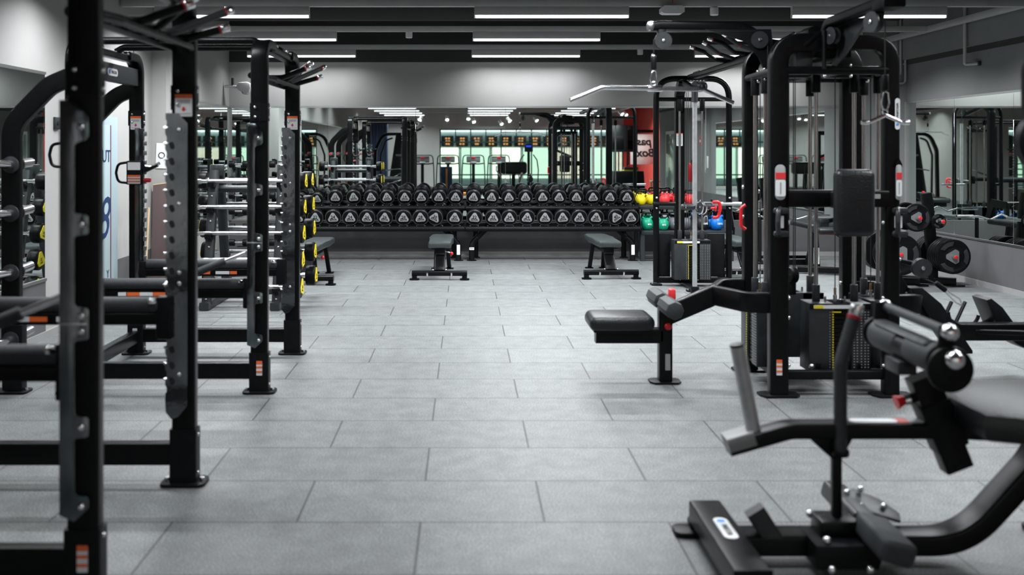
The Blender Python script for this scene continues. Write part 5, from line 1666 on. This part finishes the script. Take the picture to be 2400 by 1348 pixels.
for k in range(nn + 1):
    x = WX0 + 0.025 + (WX1 - WX0 - 0.05) * k / nn
    if k % 2 == 0:
        b.box((x, YF - 0.06, (WZ0 + WZ1) / 2), (0.05, 0.07, WZ1 - WZ0), 0)
    else:
        b.box((x, YF - 0.06, (1.81 + WZ1) / 2), (0.04, 0.06, WZ1 - 1.81), 0)
b.obj('window_frame', 'greenframe', win)
# street outside: pale shop front with lit panes and menu boards
quad_slab('trim_17', -8, 14, -16.5, YF - 0.2, -0.2, -0.02, 'base')
shop = thing('shop_front', 'pale shop front across the way with lit panes, seen mirrored through the windows', 'shop front', (3.0, -14.2, 0))
B().box((0, -0.15, 1.9), (17, 0.3, 3.8), 0.01).obj('facade', mat('pale_facade', (0.62, 0.7, 0.7), 0.7), shop)
pm = mat('lit_pane', (0.7, 0.8, 0.7), 0.4, emit=(0.80, 0.95, 0.78), es=SHOP_E * 0.42)
pm2 = mat('lit_pane_warm', (0.8, 0.75, 0.6), 0.4, emit=(1.0, 0.97, 0.80), es=SHOP_E * 0.75)
pm3 = noisy(mat('lit_poster', (0.8, 0.75, 0.7), 0.4, emit=(0.9, 0.75, 0.62), es=SHOP_E * 0.4), (0.8, 0.75, 0.7), (0.5, 0.2, 0.1), 3)
for k in range(9):
    x = -5.2 + 1.32 * k
    m = pm if k in (0, 2, 4, 6, 8) else (pm2 if k in (1, 3) else pm3)
    B().box((x, 0.02, 0.95), (1.18, 0.04, 1.30), 0.004).obj('lit_window_pane', m, shop)
    B().box((x, 0.02, 2.75), (1.18, 0.04, 0.62), 0.004).obj('upper_pane', pm, shop)
B().box((-0.0, 0.06, 2.32), (14, 0.10, 0.04), 0).obj('light_strip', 'lamp_on', shop)
for k in range(13):
    t = thing('menu_board', 'dark menu board with orange food pictures, number %d from the window end' % (k + 1), 'sign', (-0.75 + 0.62 * k, -14.08, 1.88), group='menu boards above the shop')
    t['label'] = 'dark menu board with orange food pictures over the shop front, %s from the grey wall' % (['first', 'second', 'third', 'fourth', 'fifth', 'sixth', 'seventh', 'eighth', 'ninth', 'tenth', 'eleventh', 'twelfth', 'last'][k])
    B().box((0, 0, 0), (0.52, 0.05, 0.46), 0.006).obj('board', 'ink', t)
    b = B()
    rnd = random.Random(k)
    for a in range(2):
        for c in range(3):
            b.ball((-0.05 + 0.12 * a + rnd.uniform(-0.02, 0.02), 0.02, -0.12 + 0.12 * c), 0.055, (1, 0.25, 0.85), 12, 8)
    b.obj('food_picture', mat('lit_orange_%d' % k, (0.9, 0.35, 0.12), 0.5, emit=(1.0, 0.36, 0.12), es=0.9), t)

# ceiling spots behind the camera
for k, (px, py, D) in enumerate(((984, 281, 35), (1048, 281, 35), (1098, 279, 33.5), (1111, 286, 34.5), (1176, 291, 34.5), (1195, 284, 33), (1258, 283, 34), (1400, 273, 33), (1458, 268, 33), (1468, 270, 34))):
    Y = 28.2 - D
    x = (px - 1090) * D / 2326
    z = 1.5 - (py - 352) * D / 2326
    t = thing('track_spotlight', 'lit white tilted spotlight behind the camera, %s from the left in the mirror' % ordn[k], 'spotlight', (x, Y, z), group='tilted spotlights behind the camera')
    tilt = V((-0.5, 0.1, 0.0, 0.4, 0.8, 0.8, 0.8, 0.6, 0.9, 0.9)[k] * 0.9, 0.5, -0.9).normalized()
    B().cyl(V(0, 0, 0) - tilt * 0.16, (0, 0, 0), 0.055, seg=20, bev=0.008).obj('body', 'white_plastic', t)
    B().cyl((0, 0, 0), tilt * 0.006, 0.048, seg=20).obj('lit_lens', 'spot_on', t)
    B().cyl(-tilt * 0.1, -tilt * 0.1 + V(0, 0, ZC - z - 0.05), 0.01, seg=8).obj('stem', 'beam', t)
    sl_ = bpy.data.lights.new('spot_beam', 'SPOT')
    sl_.energy = 160
    sl_.spot_size = math.radians(95)
    sl_.spot_blend = 0.7
    sl_.shadow_soft_size = 0.04
    so = bpy.data.objects.new('spot_beam', sl_)
    COL.objects.link(so)
    so.parent = t
    so.location = tilt * 0.02
    td = V(tilt.x * 1.3, -0.4 if k % 2 else 0.35, -0.9)
    so.rotation_euler = td.to_track_quat('-Z', 'Y').to_euler()


# treadmills
def make_treadmill():
    t = thing('treadmill', '', 'treadmill', group='treadmills facing the windows')
    # console towards the mirror (+Y), deck running away
    B().tube([(-0.40, 0.0, 0.06), (-0.375, 0, 0.9), (-0.34, 0, 1.33), (0.34, 0, 1.33), (0.375, 0, 0.9), (0.40, 0, 0.06)], 0.02, 0.12, 12, 6).obj('hoop_frame', 'greenframe', t)
    c = B().box((0, -0.04, 1.19), (0.46, 0.08, 0.20), 0.02, (0.25, 0, 0)).obj('console', 'grey_plastic', t)
    B().box((0, 0.012, 1.245), (0.13, 0.012, 0.05), 0.004).obj('red_display', 'red', c)
    B().pad((0, 0.015, 1.085), (0.20, 0.06, 0.055), 0.02).obj('silver_tray', 'horn', c)
    B().tube([(-0.36, 0.0, 1.06), (-0.2, 0.06, 1.04), (0.2, 0.06, 1.04), (0.36, 0.0, 1.06)], 0.022, 0.06).obj('grab_bar', 'frame', t)
    B().rtube([(0, 0.0, 0.12), (0, 0.0, 1.12)], 0.10, 0.06, (0, 1, 0)).obj('centre_column', 'frame', t)
    B().pad((0, -0.75, 0.14), (0.74, 1.75, 0.16), 0.03).obj('deck', 'frame2', t)
    B().box((0, -0.8, 0.222), (0.50, 1.5, 0.01), 0.002).obj('running_belt', 'rubber', t)
    return t


tm = make_treadmill()
names = ['nearest the grey wall', 'second from the grey wall', 'third from the grey wall', 'fourth from the grey wall, nearest the machines']
for k, X in enumerate((-1.42, -0.57, 0.28, 1.14)):
    t = tm if k == 0 else copy_tree(tm)
    t.location = (X, -4.9 - 0.12 * k, 0)
    t['label'] = 'treadmill with red display seen in the mirror, ' + names[k]

# small blue banner with orange lettering
t = thing('small_banner', 'small dark blue roll up banner with an orange strip, before the treadmills', 'banner', (-0.57, -2.4, 0))
B().box((0, 0, 0.50), (0.35, 0.015, 0.98), 0.003).obj('printed_sheet', 'darkblue', t)
B().box((0.0, 0.010, 0.53), (0.05, 0.006, 0.8), 0.001).obj('orange_strip', mat('orange_print', (0.85, 0.33, 0.04), 0.5), t)
B().box((0, 0, 0.02), (0.38, 0.1, 0.04), 0.008).obj('base_cassette', 'beam', t)
for k, x in enumerate((-0.75, 0.05)):
    t = thing('step_platform', ['orange step platform on the floor before the treadmills, left one in the mirror', 'orange step platform on the floor before the treadmills, right one in the mirror'][k], 'step platform', (x, -3.45, 0), 0, 'orange step platforms')
    B().pad((0, 0, 0.10), (0.62, 0.34, 0.10), 0.03).obj('platform', mat('orange_plastic_%d' % k, (0.85, 0.27, 0.02), 0.45), t)
    for sx in (-1, 1):
        B().box((sx * 0.22, 0, 0.025), (0.12, 0.28, 0.05), 0.01).obj('foot_block', 'rubber', t)
# tall blue curtain
t = thing('blue_curtain', 'tall dark blue curtain hanging at the end of the left wall', 'curtain', (-3.0, -6.6, 0))
b = B()
pts = []
for k in range(33):
    x = -0.32 + 0.62 * k / 32
    pts.append((x, 0.03 * math.sin(k * 1.1)))
for k in range(32, -1, -1):
    pts.append((-0.32 + 0.62 * k / 32, 0.03 * math.sin(k * 1.1) - 0.012))
b.poly(pts, 2.5, (0, 0, 1.27), (1, 0, 0), (0, 1, 0))
b.obj('hanging_cloth', mat('blue_curtain_cloth', (0.02, 0.035, 0.075), 0.8), t)
B().cyl((-0.34, 0, 2.54), (0.34, 0, 2.54), 0.018).obj('curtain_rod', 'beam', t)

# leg press with arched frame and tall slab
t = thing('leg_press_machine', 'black leg press with arched frame and tall sloping slab, seen in the mirror', 'leg press', (-2.15, -1.4, 0))
B().rtube([(-0.55, 0, 0.02), (-0.52, 0, 1.50), (-0.30, 0, 1.98), (0.25, 0, 1.98)], 0.09, 0.13, (0, 1, 0), 0.35, 0.02, 10).obj('arched_frame', 'frame', t)
B().rtube([(-0.34, 0.06, 0.02), (-0.36, 0.06, 1.35), (-0.2, 0.06, 1.80), (0.0, 0.06, 1.86)], 0.05, 0.08, (0, 1, 0), 0.3, 0.02, 8).obj('inner_arch', 'frame', t)
sl = B().poly([(-0.16, 0.25), (0.30, 0.25), (0.42, 1.9), (0.10, 1.98)], 0.06, (0, 0.12, 0), (1, 0, 0), (0, 0, 1), 0.01).obj('sloping_slab', 'charcoal', t)
logo_badge((0.19, 0.153, 1.35), 0.20, 0.055, sl, (-1, 0, 0), (0, 0, 1))
B().box((0, -0.1, 0.06), (1.3, 0.9, 0.1), 0.02).obj('base_frame', 'frame2', t)
B().tube([(-0.2, 0.2, 0.9), (0.15, 0.28, 0.95), (0.6, 0.2, 0.93)], 0.02).obj('chrome_lever', 'chrome', t)
B().rtube([(0.42, 0, 0.05), (0.42, 0, 1.9)], 0.08, 0.09, (0, 1, 0)).obj('end_post', 'frame', t)

# elliptical trainer with blue screen
t = thing('elliptical_trainer', 'elliptical trainer with lit blue screen, seen in the mirror among the windows', 'elliptical trainer', (1.95, -2.3, 0))
B().rtube([(0, 0, 0.15), (0, 0.02, 1.45)], 0.08, 0.06, (0, 1, 0)).obj('column', 'frame', t)
sc_ = B().box((0, 0.03, 1.58), (0.26, 0.06, 0.27), 0.02, (0.15, 0, 0)).obj('console', 'grey_plastic', t)
B().box((0, 0.068, 1.62), (0.16, 0.006, 0.05), 0.002, (0.15, 0, 0)).obj('blue_screen', mat('blue_screen', (0, 0.02, 0.2), 0.3, emit=(0.02, 0.08, 0.9), es=1.2), sc_)
for s in (-1, 1):
    B().tube([(s * 0.28, 0.0, 0.3), (s * 0.30, 0.0, 0.9), (s * 0.26, -0.02, 1.2), (s * 0.14, 0.05, 1.36)], 0.018, 0.1).obj('swing_arm', 'greenframe', t)
    B().pad((s * 0.16, -0.4, 0.28), (0.16, 0.4, 0.05), 0.02).obj('foot_pedal', 'frame2', t)
B().pad((0, 0.2, 0.22), (0.5, 0.9, 0.40), 0.12).obj('flywheel_cover', 'frame2', t)
B().box((0, -0.2, 0.04), (0.6, 1.5, 0.07), 0.02).obj('base_frame', 'frame2', t)

# low pad bench seen above the dumbbells
t = thing('hyperextension_bench', 'black wide padded hyperextension bench seen dark in the mirror', 'bench', (1.42, -0.9, 0))
B().pad((0, 0, 0.98), (0.78, 0.28, 0.36), 0.08).obj('wide_pad', 'vinyl', t)
B().rtube([(0, -0.1, 0.05), (0, 0, 0.85)], 0.10, 0.08, (0, 1, 0)).obj('post', 'frame', t)
B().box((0, -0.1, 0.03), (0.7, 1.1, 0.06), 0.015).obj('base_frame', 'frame2', t)
B().tube([(-0.35, -0.3, 0.7), (-0.5, -0.2, 0.9), (-0.5, 0.0, 1.02)], 0.02, 0.05).obj('hand_grip', 'chrome', t)

# loudspeakers on stands
for k, (x, y, z) in enumerate(((4.92, -3.6, 1.87), (5.36, -4.3, 1.87))):
    t = thing('loudspeaker', ['black tall loudspeaker on a stand, left of the pair in the mirror', 'black tall loudspeaker on a stand, right of the pair in the mirror'][k], 'loudspeaker', (x, y, 0), 0.25, 'pair of loudspeakers')
    b = B().poly([(-0.26, -0.22), (0.26, -0.22), (0.30, 0.16), (0.22, 0.22), (-0.22, 0.22), (-0.30, 0.16)], 0.86, (0, 0, z), (1, 0, 0), (0, 1, 0), 0.01)
    c = b.obj('cabinet', 'charcoal', t)
    B().box((0, 0.222, z + 0.02), (0.34, 0.01, 0.12), 0.004).obj('handle_recess', 'ink', c)
    B().box((0, 0.225, z - 0.2), (0.36, 0.012, 0.3), 0.006).obj('grille', 'frame2', c)
    B().cyl((0, 0, 0.04), (0, 0, z - 0.43), 0.02).obj('stand_pole', 'frame', t)
    B().lathe([(0, 0), (0.25, 0), (0.24, 0.03), (0.03, 0.05), (0, 0.05)], (0, 0, 0)).obj('stand_foot', 'frame2', t)

# hand lettered sheet on its black frame
t = thing('lettered_sheet', 'white sheet with hand painted black letters hanging from a black frame', 'sign', (5.98, -5.3, 0))
sh = B().box((0, 0, 1.55), (0.80, 0.012, 1.06), 0.003).obj('sheet', 'paper', t)
# the words read the right way round from the mirror side
for s_, z_, sz, dx in (('pas', 1.78, 0.36, 0.05), ('Box', 1.40, 0.38, 0.0)):
    text(s_, sz, 'ink', sh, (0.12 - dx, 0.009, z_), (-1, 0, 0), (0, 0, 1), bold=0.012, shear=0.15, name='painted_letters')
for s in (-1, 1):
    B().cyl((s * 0.5, -0.05, 0.0), (s * 0.5, -0.05, 2.18), 0.03).obj('frame_post', 'frame', t)
B().cyl((-0.55, -0.05, 2.16), (0.55, -0.05, 2.16), 0.03).obj('frame_bar', 'frame', t)
B().box((0, 0.0, 2.115), (0.78, 0.11, 0.05), 0.004).obj('clip_rail', 'frame2', t)

# table with black cloth and a case on it
t = thing('covered_table', 'table under a black cloth standing below the lettered sheet', 'table', (5.05, -2.7, 0))
B().poly([(-0.52, 0), (0.52, 0), (0.46, 0.84), (-0.46, 0.84)], 0.62, (0, 0, 0.01), (1, 0, 0), (0, 0, 1), 0.02).obj('table_cloth', 'blackcloth', t)
t = thing('equipment_case', 'grey equipment case with yellow lower edge on the black table', 'case', (5.15, -2.7, 0.855))
B().box((0, 0, 0.075), (0.42, 0.30, 0.09), 0.01).obj('case_body', 'charcoal', t)
B().box((0, 0, 0.016), (0.46, 0.33, 0.03), 0.004).obj('yellow_base', 'yellow', t)
B().tube([(-0.1, 0.13, 0.12), (-0.1, 0.13, 0.17), (0.1, 0.13, 0.17), (0.1, 0.13, 0.12)], 0.01, 0.02).obj('carry_handle', 'red', t)
t = thing('white_bench_table', 'white topped low table beside the black covered table', 'table', (5.95, -1.9, 0))
B().box((0, 0, 0.56), (0.66, 0.4, 0.04), 0.01).obj('table_top', 'white_plastic', t)
for sx in (-1, 1):
    for sy in (-1, 1):
        B().cyl((sx * 0.28, sy * 0.15, 0), (sx * 0.28, sy * 0.15, 0.55), 0.015).obj('leg', 'horn', t)
o = B().rtube([(5.70 - 0.02, -2.12, 0.0), (5.70 - 0.02, -2.12, 0.62)], 0.05, 0.03, (0, 1, 0)).obj('yellow_post', 'yellow')
tag(o, 'short yellow post standing beside the black covered table', 'post')

# right wall details between the entrance and the mirrors
d2 = struct(B().box((XR - 0.02, 0.85, 1.0), (0.05, 1.3, 2.05), 0.004), 'door_2', 'white_plastic')
B().box((XR - 0.048, 0.85, 0.98), (0.012, 1.08, 1.92), 0.002).obj('door_glass', mat('pale_green_glass', (0.45, 0.55, 0.48), 0.15), d2)
b = B()
for z in (1.72, 1.35):
    b.box((XR - 0.056, 0.75, z), (0.004, 0.16, 0.04), 0, (0.3, 0, 0))
b.obj('yellow_tape', 'yellow', d2)
t = thing('fire_extinguisher', 'red fire extinguisher hanging on the right wall beside the pipes', 'fire extinguisher', (XR - 0.115, 3.7, 0.72))
B().lathe([(0, 0), (0.07, 0), (0.085, 0.02), (0.085, 0.40), (0.06, 0.46), (0.03, 0.48), (0, 0.48)], (0, 0, 0)).obj('cylinder', 'red', t)
B().box((0, 0.0, 0.51), (0.03, 0.12, 0.05), 0.008).obj('valve_lever', 'frame', t)
B().tube([(0, 0.05, 0.5), (0, 0.13, 0.42), (-0.0, 0.12, 0.12)], 0.012, 0.06).obj('hose', 'rubber', t)
B().box((0.095, 0, 0.3), (0.03, 0.06, 0.2), 0.004).obj('wall_bracket', 'frame', t)
o = B().box((XR - 0.003, 4.15, 1.72), (0.004, 0.16, 0.22), 0.0005).obj('red_notice', 'kred')
tag(o, 'small red and white notice on the right wall above the fire extinguisher', 'notice')
B().box((XR - 0.006, 4.15, 1.72), (0.003, 0.12, 0.06), 0.0003).obj('white_band', 'white', o)
o = B().box((XR - 0.003, 4.85, 1.22), (0.004, 0.2, 0.28), 0.0005).obj('paper_notice', 'paper')
tag(o, 'white paper notice on the right wall beside the grey pipes', 'notice')
for k, y in enumerate((5.10, 5.18)):
    o = B().tube([(XR - 0.02, y, 3.55), (XR - 0.02, y, 0.98 + 0.06 * k)], 0.012).obj('wall_pipe', 'beam')
    o.location = (-0.09, 0, 0)
    tag(o, ['thin grey pipe on the right wall nearer the notice', 'thin grey pipe on the right wall nearer the mirrors'][k], 'pipe', 'pipes on the right wall')
t = thing('emergency_light', 'white emergency light on the right wall above the notices', 'wall lamp', (XR - 0.12, 4.6, 2.28))
B().pad((0, 0, 0), (0.14, 0.30, 0.18), 0.05).obj('hood', 'white_plastic', t)
B().box((0.09, 0.0, 0.05), (0.06, 0.05, 0.2), 0.004).obj('wall_bracket', 'charcoal', t)
t = thing('red_wall_light', 'small lit box on the red wall, seen in the mirror', 'wall lamp', (XR2 - 0.06, -3.4, 2.28))
B().box((0.02, 0, 0), (0.06, 0.14, 0.16), 0.01).obj('housing', 'frame2', t)
B().box((-0.012, 0, 0), (0.008, 0.1, 0.12), 0.002).obj('lit_face', mat('lit_wall_light', (1, 0.8, 0.8), 0.4, emit=(1, 0.75, 0.75), es=2.5), t)
